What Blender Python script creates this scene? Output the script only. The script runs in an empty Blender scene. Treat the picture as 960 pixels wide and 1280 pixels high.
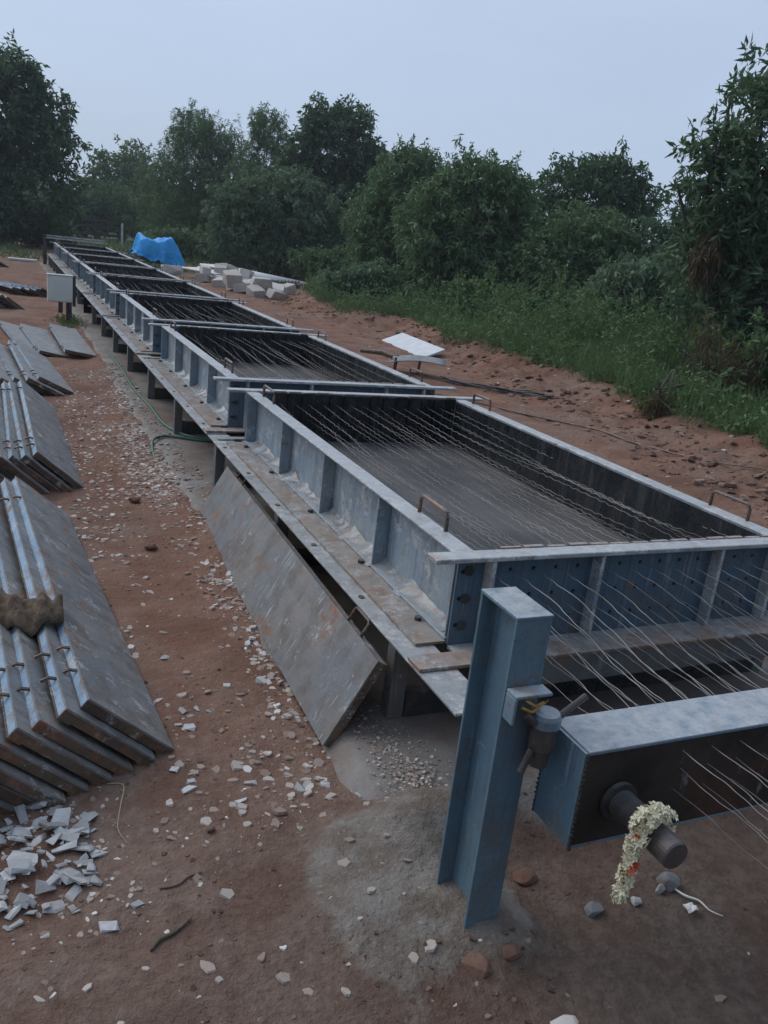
import bpy, bmesh, math, random
import numpy as np
from mathutils import Vector, Matrix
PI = math.pi
rnd = random.Random(11)
scn = bpy.context.scene
COL = scn.collection

# ------------------------------------------------------------------ helpers
class MB:
    """collects shapes, links them as ONE mesh object"""
    def __init__(s): s.v = []; s.f = []; s.tint = None
    def add(s, vs, fs):
        o = len(s.v); s.v += [tuple(v) for v in vs]; s.f += [tuple(i + o for i in f) for f in fs]
    def box(s, x0, x1, y0, y1, z0, z1, M=None):
        vs = [Vector((x, y, z)) for z in (z0, z1) for y in (y0, y1) for x in (x0, x1)]
        if M is not None: vs = [M @ v for v in vs]
        s.add(vs, [(0, 2, 3, 1), (4, 5, 7, 6), (0, 1, 5, 4), (2, 6, 7, 3), (0, 4, 6, 2), (1, 3, 7, 5)])
        return s
    def tube(s, pts, r, n=8, caps=True):
        pts = [Vector(p) for p in pts]
        rs = r if isinstance(r, (list, tuple)) else [r] * len(pts)
        rings = []; up = Vector((0.13, 0.21, 0.97))
        for i, p in enumerate(pts):
            d = (pts[min(i + 1, len(pts) - 1)] - pts[max(i - 1, 0)]).normalized()
            a = d.cross(up)
            if a.length < 1e-3: a = d.cross(Vector((1, 0, 0)))
            a.normalize(); b = d.cross(a)
            rings.append([p + (a * math.cos(2 * PI * k / n) + b * math.sin(2 * PI * k / n)) * rs[i] for k in range(n)])
        fs = []
        for i in range(len(pts) - 1):
            for k in range(n):
                k2 = (k + 1) % n
                fs.append((i * n + k, i * n + k2, (i + 1) * n + k2, (i + 1) * n + k))
        if caps:
            fs.append(tuple(range(n))[::-1]); fs.append(tuple((len(pts) - 1) * n + k for k in range(n)))
        s.add([v for rr in rings for v in rr], fs)
        return s
    def prism(s, poly, z0, z1, M=None):
        n = len(poly)
        vs = [Vector((x, y, z)) for z in (z0, z1) for x, y in poly]
        if M is not None: vs = [M @ v for v in vs]
        s.add(vs, [tuple(range(n))[::-1], tuple(range(n, 2 * n))] + [(k, (k + 1) % n, n + (k + 1) % n, n + k) for k in range(n)])
        return s
    def build(s, name, mat, parent=None, smooth=False, bevel=0.0, loc=None):
        me = bpy.data.meshes.new(name); me.from_pydata(s.v, [], s.f); me.update()
        bm = bmesh.new(); bm.from_mesh(me); bmesh.ops.recalc_face_normals(bm, faces=bm.faces); bm.to_mesh(me); bm.free()
        return link(name, me, mat, parent, smooth, bevel, loc)

def link(name, me, mat, parent=None, smooth=False, bevel=0.0, loc=None):
    o = bpy.data.objects.new(name, me); COL.objects.link(o)
    if mat: me.materials.append(mat)
    if parent: o.parent = parent
    if loc is not None: o.location = loc
    if smooth:
        me.polygons.foreach_set('use_smooth', [True] * len(me.polygons))
    if bevel:
        m = o.modifiers.new('bevel', 'BEVEL'); m.width = bevel; m.segments = 1; m.limit_method = 'ANGLE'; m.angle_limit = 0.7
    return o

def tag(o, label=None, cat=None, group=None, kind=None):
    if label: o['label'] = label
    if cat: o['category'] = cat
    if group: o['group'] = group
    if kind: o['kind'] = kind
    return o

def thing(name, label, cat, loc=(0, 0, 0), rot=(0, 0, 0), group=None):
    o = bpy.data.objects.new(name, None); COL.objects.link(o)
    o.location = loc; o.rotation_euler = rot; o.empty_display_size = .1
    return tag(o, label, cat, group)

def dup(o, parent=None):
    c = o.copy(); COL.objects.link(c)
    if parent: c.parent = parent
    for ch in list(o.children): dup(ch, c)
    return c

def np_mesh(name, V, F, tint=None):
    """V (n,3) float, F (m,k) int -> mesh ; tint per vertex float"""
    me = bpy.data.meshes.new(name)
    k = F.shape[1]
    me.vertices.add(len(V)); me.vertices.foreach_set('co', V.astype(np.float32).ravel())
    me.loops.add(F.size); me.loops.foreach_set('vertex_index', F.astype(np.int32).ravel())
    me.polygons.add(len(F))
    me.polygons.foreach_set('loop_start', np.arange(0, F.size, k, dtype=np.int32))
    me.polygons.foreach_set('loop_total', np.full(len(F), k, dtype=np.int32))
    me.update(calc_edges=True)
    if tint is not None:
        a = me.attributes.new('tint', 'FLOAT', 'POINT'); a.data.foreach_set('value', tint.astype(np.float32))
    me.validate()
    return me

# smooth value noise (numpy)
_tab = np.random.default_rng(5).random((256, 256))
def vnoise(x, y, seed=0):
    x = np.asarray(x, float) + seed * 17.3; y = np.asarray(y, float) + seed * 9.1
    xi = np.floor(x).astype(int); yi = np.floor(y).astype(int)
    fx = x - xi; fy = y - yi
    fx = fx * fx * (3 - 2 * fx); fy = fy * fy * (3 - 2 * fy)
    g = lambda a, b: _tab[a % 256, b % 256]
    return (g(xi, yi) * (1 - fx) + g(xi + 1, yi) * fx) * (1 - fy) + (g(xi, yi + 1) * (1 - fx) + g(xi + 1, yi + 1) * fx) * fy
def fbm(x, y, o=4, seed=0):
    t = 0; a = .5
    for i in range(o):
        t = t + a * (vnoise(x * 2 ** i, y * 2 ** i, seed + i) - .5); a *= .5
    return t
def sst(a, b, x):
    t = np.clip((x - a) / (b - a), 0, 1); return t * t * (3 - 2 * t)

# ------------------------------------------------------------------ materials
class N:
    def __init__(s, name):
        s.m = bpy.data.materials.new(name); s.m.use_nodes = True
        s.t = s.m.node_tree; s.n = s.t.nodes; s.n.clear()
        s.out = s.n.new('ShaderNodeOutputMaterial')
        s.b = s.n.new('ShaderNodeBsdfPrincipled'); s.t.links.new(s.b.outputs[0], s.out.inputs[0])
        s.geo = s.n.new('ShaderNodeNewGeometry'); s.pos = s.geo.outputs['Position']
    def set(s, sock, v):
        if isinstance(v, bpy.types.NodeSocket): s.t.links.new(v, sock)
        elif v is not None:
            if sock.type == 'RGBA' and len(v) == 3: v = (*v, 1)
            sock.default_value = v
    def map(s, scale, vec=None, loc=(0, 0, 0)):
        n = s.n.new('ShaderNodeMapping'); s.set(n.inputs[0], vec or s.pos)
        n.inputs['Scale'].default_value = scale; n.inputs['Location'].default_value = loc; return n.outputs[0]
    def noise(s, scale, detail=4, rough=.55, vec=None, dist=0.0):
        n = s.n.new('ShaderNodeTexNoise'); s.set(n.inputs['Vector'], vec or s.pos)
        n.inputs['Scale'].default_value = scale; n.inputs['Detail'].default_value = detail
        n.inputs['Roughness'].default_value = rough; n.inputs['Distortion'].default_value = dist
        return n.outputs[0]
    def voro(s, scale, vec=None, feat='F1', out=0):
        n = s.n.new('ShaderNodeTexVoronoi'); n.feature = feat; s.set(n.inputs['Vector'], vec or s.pos)
        n.inputs['Scale'].default_value = scale; return n.outputs[out]
    def step(s, v, a, b):
        n = s.n.new('ShaderNodeMapRange'); n.interpolation_type = 'SMOOTHSTEP'
        s.set(n.inputs[0], v); n.inputs[1].default_value = a; n.inputs[2].default_value = b
        return n.outputs[0]
    def math(s, op, a, b=0.0):
        n = s.n.new('ShaderNodeMath'); n.operation = op; s.set(n.inputs[0], a); s.set(n.inputs[1], b); return n.outputs[0]
    def mix(s, f, a, b, mode='MIX'):
        n = s.n.new('ShaderNodeMix'); n.data_type = 'RGBA'; n.blend_type = mode
        s.set(n.inputs[0], f); s.set(n.inputs[6], a); s.set(n.inputs[7], b); return n.outputs[2]
    def sep(s, v):
        n = s.n.new('ShaderNodeSeparateXYZ'); s.set(n.inputs[0], v); return n.outputs
    def attr(s, name):
        n = s.n.new('ShaderNodeAttribute'); n.attribute_name = name; return n.outputs['Fac']
    def rand(s):
        return s.n.new('ShaderNodeObjectInfo').outputs['Random']
    def bump(s, h, strength=.3, dist=.01, prev=None):
        n = s.n.new('ShaderNodeBump'); n.inputs['Strength'].default_value = strength; n.inputs['Distance'].default_value = dist
        s.set(n.inputs['Height'], h)
        if prev: s.t.links.new(prev, n.inputs['Normal'])
        return n.outputs[0]
    def fin(s, col, rough=.6, metal=0.0, normal=None, spec=.5):
        s.set(s.b.inputs['Base Color'], col); s.set(s.b.inputs['Roughness'], rough)
        s.set(s.b.inputs['Metallic'], metal); s.b.inputs['Specular IOR Level'].default_value = spec
        if normal: s.t.links.new(normal, s.b.inputs['Normal'])
        return s.m

def steel(name, c1, c2, rust=.5, white=.5, dirt=.5, rough=.5, streak=True, dust=.6, rustcol=(.17, .08, .05), holes=False, scratch=0.0, bright=.50):
    """weathered painted steel: two paint tones, grime, rust patches, dried cement splashes and runs, settled dust"""
    n = N(name)
    x, y, z = n.sep(n.pos)
    col = n.mix(n.step(n.noise(3.2, 6, .6), .38, .62), c1, c2)
    col = n.mix(n.math('MULTIPLY', n.step(n.noise(7.5, 7, .7, n.map((1, 1, .7))), .45, .66), dirt), col, (.13, .115, .10))
    fine = n.noise(80, 5, .75)
    col = n.mix(n.math('MULTIPLY', n.step(fine, .5, .70), .45), col, (.055, .06, .065))
    r = n.step(n.noise(6.5, 9, .75, n.map((1, .6, 1), loc=(3, 1, 7))), .655 - .16 * rust, .73 - .15 * rust)
    col = n.mix(n.math('MULTIPLY', r, .88), col, n.mix(n.step(n.noise(40, 5, .7), .38, .62), rustcol, (.25, .145, .09)))
    w = n.step(n.noise(8, 9, .78, n.map((1, 1, 1.2), loc=(9, 2, 4))), .665 - .13 * white, .73 - .12 * white)
    w = n.math('MULTIPLY', w, n.step(n.noise(130, 4, .7), .36, .54))
    if streak:
        st = n.step(n.noise(1.0, 4, .65, n.map((38, 38, 1.6))), .575, .635)
        w = n.math('MAXIMUM', w, n.math('MULTIPLY', st, n.math('MULTIPLY', n.step(n.noise(1.9, 4, .6), .47, .60), min(1, white * 1.1))))
        dk = n.step(n.noise(1.0, 4, .65, n.map((21, 21, 1.1), loc=(4, 8, 0))), .54, .64)
        col = n.mix(n.math('MULTIPLY', dk, .35), col, (.07, .085, .095))
    if scratch:
        sc = n.step(n.noise(1.0, 5, .7, n.map((7, 60, 7), loc=(1, 5, 2))), .57, .63)
        w = n.math('MAXIMUM', w, n.math('MULTIPLY', sc, n.math('MULTIPLY', n.step(n.noise(3.0, 5, .65), .48, .60), scratch)))
    col = n.mix(n.math('MULTIPLY', w, .85), col, (bright, bright * 1.01, bright * .99))
    if dust:
        nz = n.sep(n.geo.outputs['True Normal'])[2]
        d = n.math('MULTIPLY', n.step(nz, .75, .98), n.math('MULTIPLY', n.step(n.noise(18, 8, .8), .22, .70), dust))
        col = n.mix(d, col, (.50, .50, .49))
    if holes:      # the grid of drilled wire holes
        fx = n.math('MULTIPLY', n.math('SUBTRACT', n.math('FRACT', n.math('DIVIDE', n.math('SUBTRACT', x, 1.614 - .05125), .1025)), .5), .1025)
        fz = n.math('MULTIPLY', n.math('SUBTRACT', n.math('FRACT', n.math('DIVIDE', n.math('SUBTRACT', z, .44 - .0535), .107)), .5), .107)
        rr_ = n.math('SQRT', n.math('ADD', n.math('MULTIPLY', fx, fx), n.math('MULTIPLY', fz, fz)))
        hm = n.math('MULTIPLY', n.math('LESS_THAN', rr_, .0085), n.math('GREATER_THAN', z, .39))
        col = n.mix(n.math('MULTIPLY', n.step(n.math('ABSOLUTE', n.math('SUBTRACT', n.math('ABSOLUTE', fx), .0505)), .0025, .0008), .5), col, (.03, .045, .06))
        col = n.mix(hm, col, (.008, .009, .01))
    ro = n.step(n.noise(14, 5), -.6 + rough, 1.1 + rough)
    return n.fin(col, n.math('ADD', ro, .14), 0.0, n.bump(n.math('ADD', n.noise(55, 5, .7), n.math('MULTIPLY', w, .6)), .3, .004), .4)

M = {}
M['mould'] = steel('mould_steel', (.225, .305, .375), (.275, .325, .355), .35, 1.05, .38, .5)
M['mould_top'] = steel('flange_steel', (.30, .34, .37), (.38, .40, .40), .55, 1.35, .42, .55, False, .85, bright=.62)
M['endpl'] = steel('end_plate_steel', (.072, .135, .20), (.09, .15, .20), .3, .3, .55, .5, True, .5, holes=True)
M['rib'] = steel('worn_rib_steel', (.25, .30, .34), (.40, .41, .41), .5, 1.5, .45, .6, False, .4, bright=.6)
M['ledge'] = steel('ledge_steel', (.215, .245, .26), (.28, .29, .29), .55, 1.15, .6, .55, False, .65, bright=.58)
M['base'] = steel('base_steel', (.215, .20, .18), (.26, .19, .13), 1.15, 1.1, .7, .6, False, .5, (.23, .12, .065))
M['leg'] = steel('leg_steel', (.12, .145, .155), (.16, .175, .175), .6, .3, .8, .6)
M['post'] = steel('post_paint', (.09, .17, .235), (.12, .20, .25), .28, .38, .65, .45, True, .8)
M['beam'] = steel('beam_paint', (.135, .215, .285), (.17, .24, .29), .4, .3, .4, .45, False, .85)
M['inner'] = steel('oiled_steel', (.010, .013, .016), (.016, .019, .022), .03, .06, .2, .75, True, .0)
M['plate'] = steel('panel_plate', (.17, .182, .19), (.225, .215, .20), .6, .85, .9, .42, False, .22, scratch=.6)
M['lean'] = steel('lean_plate', (.165, .175, .185), (.205, .195, .18), .62, .6, .9, .42, False, .12, scratch=.85)
M['chan'] = steel('panel_channel', (.24, .385, .53), (.30, .43, .56), .62, 1.0, .45, .5, False, .4)
M['rusty'] = steel('rusty_steel', (.085, .06, .045), (.13, .09, .065), .95, .8, .6, .7, False, .25)
M['darkrod'] = steel('dark_rod', (.045, .04, .04), (.075, .062, .058), .5, .3, .5, .65, False, .1)
M['dark'] = steel('dark_steel', (.028, .03, .033), (.05, .05, .05), .4, .1, .5, .6, False, .2)

def simple(name, c1, c2, scale=20, rough=.8, bump=.3, dist=.004, metal=0.0, spec=.4):
    n = N(name); f = n.noise(scale, 6, .65)
    return n.fin(n.mix(n.step(f, .3, .7), c1, c2), rough, metal, n.bump(f, bump, dist), spec)
M['wire'] = simple('steel_wire', (.06, .058, .056), (.36, .35, .34), 2.6, .5, .1, .001, .4)
M['floor'] = None
def mk_floor():
    n = N('mould_floor')
    col = n.mix(n.step(n.noise(2.0, 5), .35, .65), (.072, .072, .073), (.12, .115, .11))
    st = n.noise(1, 5, .6, n.map((60, 3, 1)))
    col = n.mix(n.math('MULTIPLY', n.step(st, .5, .7), .5), col, (.15, .147, .143))
    return n.fin(col, .68, 0, n.bump(st, .2, .003), .2)
M['floor'] = mk_floor()

def mk_ground():
    n = N('red_dirt')
    x, y, z = n.sep(n.pos)
    big = n.noise(.55, 4, .6); mid = n.noise(2.6, 6, .62); fine = n.noise(26, 6, .7); grit = n.noise(120, 3, .7)
    red = n.mix(n.step(mid, .35, .65), (.190, .095, .063), (.25, .139, .096))
    grey = n.mix(n.step(fine, .35, .65), (.17, .135, .11), (.25, .21, .175))
    # the near yard is trodden and dusty-grey, the path and the far side are red laterite
    near = n.math('SUBTRACT', 1.0, n.step(y, 1.9, 4.2))
    near = n.math('MULTIPLY', near, n.math('SUBTRACT', 1.0, n.step(x, 3.2, 4.2)))
    f = n.math('ADD', n.math('MULTIPLY', near, .42), n.math('MULTIPLY', n.step(big, .45, .62), .42))
    f = n.math('MULTIPLY', f, n.step(mid, .25, .62))
    col = n.mix(f, red, grey)
    damp = n.step(n.noise(1.1, 5, .6, n.map((1, .7, 1), loc=(5, 2, 0))), .50, .66)
    col = n.mix(n.math('MULTIPLY', damp, .5), col, (.115, .064, .043))
    pale = n.step(n.noise(1.6, 6, .65, n.map((1, .6, 1), loc=(1, 8, 0))), .54, .70)
    col = n.mix(n.math('MULTIPLY', pale, .45), col, (.30, .215, .165))
    far = n.step(y, 24, 40)
    col = n.mix(n.math('MULTIPLY', far, n.step(n.noise(.5, 5, .65), .4, .58)), col, (.17, .15, .085))
    far2 = n.step(y, 44, 62); col = n.mix(far2, col, (.06, .085, .035))
    bank = n.attr('tint')
    col = n.mix(n.math('MULTIPLY', bank, n.step(n.noise(1.7, 5), .28, .5)), col, (.055, .07, .03))
    col = n.mix(n.math('MULTIPLY', n.step(n.noise(5.5, 6, .7), .56, .74), .55), col, (.10, .06, .042))
    col = n.mix(n.math('MULTIPLY', n.step(fine, .57, .76), .5), col, (.34, .245, .185))
    col = n.mix(n.math('MULTIPLY', n.step(grit, .62, .74), .35), col, (.40, .34, .29))
    # painted shade over dark soil round the tensioning beam and along the near yard
    near_shade = n.math('MULTIPLY', n.math('SUBTRACT', 1.0, n.step(n.math('ADD', y, n.math('MULTIPLY', n.math('SUBTRACT', mid, .5), 1.6)), 1.25, 2.75)), n.step(n.math('ADD', x, n.math('MULTIPLY', n.math('SUBTRACT', big, .5), .9)), -1.3, 1.3))
    col = n.mix(n.math('MULTIPLY', near_shade, .62), col, n.mix(n.step(fine, .35, .65), (.052, .042, .036), (.105, .085, .07)))
    cm = n.step(n.math('ADD', n.attr('conc'), n.math('MULTIPLY', n.math('SUBTRACT', n.noise(9, 7, .72), .5), .9)), .22, .46)
    cc = n.mix(n.step(n.noise(7, 6, .65), .38, .62), (.165, .135, .108), (.245, .222, .195))
    cc = n.mix(n.math('MULTIPLY', n.step(n.noise(50, 5, .7), .54, .70), .5), cc, (.36, .35, .34))
    col = n.mix(n.math('MULTIPLY', cm, .9), col, cc)
    v = n.voro(42)
    b1 = n.bump(n.math('ADD', n.noise(9, 6, .7), n.math('MULTIPLY', fine, .35)), .75, .05)
    b2 = n.bump(n.math('ADD', grit, n.math('MULTIPLY', n.step(v, .35, .1), .6)), .5, .006, b1)
    return n.fin(col, .92, 0, b2, .2)
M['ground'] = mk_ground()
def mk_concrete(name, c1, c2, c3, redf=.5, cracks=True):
    n = N(name)
    col = n.mix(n.step(n.noise(4, 6, .65), .35, .65), c1, c2)
    col = n.mix(n.math('MULTIPLY', n.step(n.noise(1.8, 6, .65), .46, .66), redf), col, c3)
    f = n.noise(60, 5, .7)
    col = n.mix(n.math('MULTIPLY', n.step(f, .58, .74), .6), col, (.42, .41, .40))
    col = n.mix(n.math('MULTIPLY', n.step(n.noise(13, 6, .7), .58, .72), .5), col, (.09, .08, .07))
    return n.fin(col, .9, 0, n.bump(n.math('ADD', f, n.noise(9, 5)), .5, .01), .25)
M['strip'] = mk_concrete('strip_concrete', (.20, .182, .165), (.27, .25, .23), (.185, .125, .095), .85)
M['footing'] = mk_concrete('footing_concrete', (.22, .195, .165), (.29, .265, .225), (.19, .13, .10), .5)
M['dust'] = steel('cement_crust_paint', (.22, .245, .265), (.30, .30, .29), .5, .9, .9, .8, False, .25)
def mk_chip(name, a, b, c):
    n = N(name); t = n.attr('tint')
    col = n.mix(n.step(t, 0, .8), a, b); col = n.mix(n.step(t, .8, 1), col, c)
    col = n.mix(n.math('MULTIPLY', n.step(n.noise(35, 5, .7), .5, .7), .45), col, (.27, .20, .16))
    return n.fin(col, .85, 0, n.bump(n.noise(120, 4, .7), .4, .003), .3)
M['chips'] = mk_chip('stone_chips', (.26, .19, .15), (.46, .40, .35), (.66, .63, .60))
def mk_rock(name, a, b, dirt=(.25, .17, .13), amt=.4):
    n = N(name); r = n.rand()
    col = n.mix(r, a, b)
    col = n.mix(n.math('MULTIPLY', n.step(n.noise(11, 6, .7), .42, .66), amt), col, dirt)
    col = n.mix(n.math('MULTIPLY', n.step(n.noise(50, 4, .7), .55, .75), .4), col, (.2, .19, .18))
    return n.fin(col, .88, 0, n.bump(n.noise(45, 6, .7), .6, .008), .3)
M['rubble'] = mk_rock('rubble_stone', (.30, .31, .31), (.58, .59, .59), (.25, .2, .17), .5)
M['block'] = mk_rock('block_stone', (.42, .40, .37), (.62, .59, .55), (.30, .23, .19), .3)
M['greyrock'] = mk_rock('grey_rock', (.17, .175, .18), (.25, .25, .25))
M['brownrock'] = mk_rock('clod', (.11, .07, .05), (.16, .105, .08))
M['redclod'] = mk_rock('red_clod', (.15, .08, .055), (.18, .10, .07), (.2, .13, .1), .5)
M['twig'] = simple('twig_bark', (.07, .055, .04), (.13, .10, .075), 60)
M['straw'] = simple('straw', (.34, .28, .16), (.42, .36, .22), 60)

def mk_leaf(name, a, b, c, trans=.3, rough=.55):
    n = N(name); t = n.attr('tint')
    col = n.mix(n.step(t, .0, .62), a, b); col = n.mix(n.step(t, .78, 1.0), col, c)
    n.fin(col, rough, 0, None, .18)
    tr = n.n.new('ShaderNodeBsdfTranslucent'); n.set(tr.inputs[0], n.mix(.5, col, (.10, .16, .03)))
    ms = n.n.new('ShaderNodeMixShader'); ms.inputs[0].default_value = trans
    n.t.links.new(n.b.outputs[0], ms.inputs[1]); n.t.links.new(tr.outputs[0], ms.inputs[2])
    n.t.links.new(ms.outputs[0], n.out.inputs[0]); return n.m
M['mango'] = mk_leaf('mango_leaves', (.08, .145, .078), (.145, .23, .118), (.22, .30, .15))
M['darkleaf'] = mk_leaf('dark_leaves', (.06, .112, .07), (.10, .168, .098), (.16, .23, .13))
M['feather'] = mk_leaf('feathery_leaves', (.095, .16, .085), (.145, .23, .115), (.22, .29, .15))
M['paleleaf'] = mk_leaf('pale_leaves', (.10, .165, .105), (.155, .23, .145), (.23, .31, .20))
M['weed'] = mk_leaf('weed_leaves', (.085, .155, .065), (.135, .215, .095), (.22, .29, .16))
M['grass'] = mk_leaf('grass_blades', (.07, .125, .055), (.11, .18, .08), (.22, .22, .12))
M['dryleaf'] = mk_leaf('dry_leaves', (.07, .05, .034), (.12, .085, .054), (.20, .145, .09))
M['bark'] = simple('bark', (.06, .05, .042), (.11, .095, .08), 14, .9, .6, .02)
M['cloth'] = simple('rag_cloth', (.075, .052, .036), (.19, .14, .095), 22, .95, .8, .02)
M['hose'] = simple('green_hose', (.045, .13, .09), (.07, .17, .12), 30, .45, .05)
M['boxgrey'] = simple('grey_enamel', (.60, .64, .62), (.66, .69, .66), 8, .45, .05)
M['white'] = simple('white_sheet', (.55, .57, .58), (.68, .70, .71), 7, .6, .1)
M['asb'] = simple('cement_sheet', (.55, .56, .55), (.70, .71, .70), 3, .85, .2)
M['flower'] = simple('jasmine_petals', (.66, .61, .40), (.80, .77, .60), 90, .6, .1)
M['redpetal'] = simple('red_petals', (.62, .10, .05), (.75, .2, .1), 50, .6, .1)
M['paper'] = simple('paper_scrap', (.66, .64, .6), (.78, .76, .73), 30, .8, .2)
def mk_tarp():
    n = N('blue_tarp')
    col = n.mix(n.step(n.noise(3, 5), .35, .65), (.015, .35, .88), (.03, .45, .95))
    return n.fin(col, .42, 0, n.bump(n.noise(4, 7, .6), .9, .12), .5)
M['tarp'] = mk_tarp()

# ------------------------------------------------------------------ the ground
TY = [-20, 3, 5.8, 7.2, 8.2, 11, 14, 17, 19.5, 22, 26, 31, 36, 45, 60, 400]
TX = [5.8, 5.9, 6.2, 6.4, 6.6, 6.9, 7.3, 7.5, 6.9, 7.0, 8.2, 10.0, 11.5, 12.0, 14, 60]
def conc_m(x, y):
    q = np.hypot((x - 1.05) / .30, (y - 1.80) / .46) + .9 * fbm(x * 3.2, y * 3.2, 4, 41)
    q2 = np.hypot((x - 1.22) / .16, (y - 1.63) / .22) + .9 * fbm(x * 5, y * 5, 4, 43)
    return np.clip(np.maximum(sst(1.25, .5, q) * .62 + sst(1.2, .4, q2) * .5, sst(.30, .05, np.abs(y - 2.08)) * sst(1.0, 1.2, x) * sst(3.7, 3.3, x) * .6), 0, 1)
def ground_h(x, y):
    x = np.asarray(x, float); y = np.asarray(y, float)
    toe = np.interp(y, TY, TX) + 1.1 * fbm(y * .8, y * 0 + 3, 3, 4)
    s = x - toe
    h = -.065 + .065 * sst(3.1, 4.6, x)
    h = h + .030 * fbm(x * 1.3, y * 1.3, 4, 1) + .042 * fbm(x * 5, y * 5, 5, 2) * sst(80, 20, y)
    h = h - .022 * sst(.16, .30, fbm(x * 4.2, y * 2.6, 3, 52)) * sst(40, 20, y)
    h = h + .07 * sst(3.4, 4.6, x) * fbm(x * 2.1, y * 1.4, 6, 21) * sst(60, 25, y)
    # dirt and chips banked up against the strip, mortar round the post foot
    h = h + (.050 + .05 * fbm(x * 3, y * 2.2, 4, 31)) * np.exp(-((x - 1.12) / .13) ** 2) * sst(3.2, 4.6, y) * sst(34, 30, y)
    h = h + (.075 + .05 * fbm(x * 4, y * 4, 4, 35)) * np.exp(-((y - 2.02 - .25 * fbm(x * 2.3, 1.7, 3, 36)) / .13) ** 2) * sst(.98, 1.12, x) * sst(3.6, 3.4, x)
    h = h + .075 * conc_m(x, y) * (1 + .5 * fbm(x * 9, y * 9, 4, 33))
    rise = sst(-.1, 1.0, s)
    h = h + .26 * rise + .45 * sst(.6, 9, s)
    bump = np.exp(-((s - .35) / .55) ** 2)
    h = h + bump * (.55 + .9 * fbm(y * .33, y * 0 + 7, 3, 14)) * (.14 + .34 * fbm(x * 2.1 + y, y * 2.3 - x * .6, 6, 6) + .26 * fbm(x * 7, y * 7, 5, 16)) * sst(60, 30, y)
    return h, s
def gh(x, y): return float(ground_h(x, y)[0])
def axis(segs):
    a = []
    for lo, hi, st in segs: a += list(np.arange(lo, hi - 1e-6, st))
    return np.array(a + [segs[-1][1]])
gx = axis([(-400, -60, 34), (-60, -8, 4), (-8, -1, .5), (-1, 3.4, .04), (3.4, 9.6, .07), (9.6, 30, .7), (30, 100, 7), (100, 500, 40)])
gy = axis([(-60, -4, 5), (-4, .9, .35), (.9, 6.5, .04), (6.5, 16, .07), (16, 30, .25), (30, 70, 1.3), (70, 700, 42)])
XX, YY = np.meshgrid(gx, gy)
HH, SS = ground_h(XX, YY)
nx, ny = len(gx), len(gy)
idx = np.arange(nx * ny).reshape(ny, nx)
F = np.stack([idx[:-1, :-1], idx[:-1, 1:], idx[1:, 1:], idx[1:, :-1]], -1).reshape(-1, 4)
me = np_mesh('ground', np.stack([XX, YY, HH], -1).reshape(-1, 3), F, (sst(.7, 1.6, SS)).ravel())
at_ = me.attributes.new('conc', 'FLOAT', 'POINT'); at_.data.foreach_set('value', conc_m(XX, YY).astype(np.float32).ravel())
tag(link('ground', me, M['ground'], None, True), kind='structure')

# concrete strip under the bed
mb = MB()
def strip_mesh():
    ys = np.concatenate([np.arange(2.02, 12, .06), np.arange(12, 31.6, .3)])
    xs = np.array([1.03, 1.10, 1.125, 1.16, 1.25, 1.4, 1.7, 2.3, 2.9, 3.4, 3.45, 3.5])
    V = []
    for y in ys:
        e = float(.05 * fbm(y * 1.7, 0.3, 4, 8)); e2 = float(.03 * fbm(y * 6, 4.3, 3, 9))
        for k, x in enumerate(xs):
            xx = x + (e + e2 if k < 4 else 0)
            z = [-.11, -.03, -.006, .0, .0, 0, 0, 0, 0, 0, -.03, -.12][k] + .006 * float(fbm(xx * 6, y * 6, 3, 3))
            i_ = int(round((y - 2.02) / .06)) if y < 3 else 9
            z -= [.10, .05, .022, .008, .002, 0, 0, 0, 0, 0][min(i_, 9)]
            V.append((xx, y + (.10 * float(fbm(x * 5, 3.3, 4, 27)) if i_ < 3 else 0), z))
    n = len(xs); m = len(ys)
    Fs = [(i * n + k, i * n + k + 1, (i + 1) * n + k + 1, (i + 1) * n + k) for i in range(m - 1) for k in range(n - 1)]
    a = len(V)
    for k in range(n): V.append((V[k][0], V[k][1] - .03, -.12))
    for k in range(n - 1): Fs.append((a + k, a + k + 1, k + 1, k))
    return V, Fs
v, f = strip_mesh(); mb.add(v, f)
tag(mb.build('concrete_strip', M['strip'], smooth=True), kind='structure')

# ------------------------------------------------------------------ the mould bed
CX = 2.325; HW = .758            # bed centre and half inside width
STARTS = [2.5, 6.05, 9.65, 13.2, 16.75, 20.3, 23.8, 27.35]; SL = 3.05
COLX = [1.614 + .1025 * k for k in range(15)]
ROWZ = [.654, .547, .44]
ORD = ['nearest', 'second', 'third', 'fourth', 'fifth', 'sixth', 'seventh', 'eighth']

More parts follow.
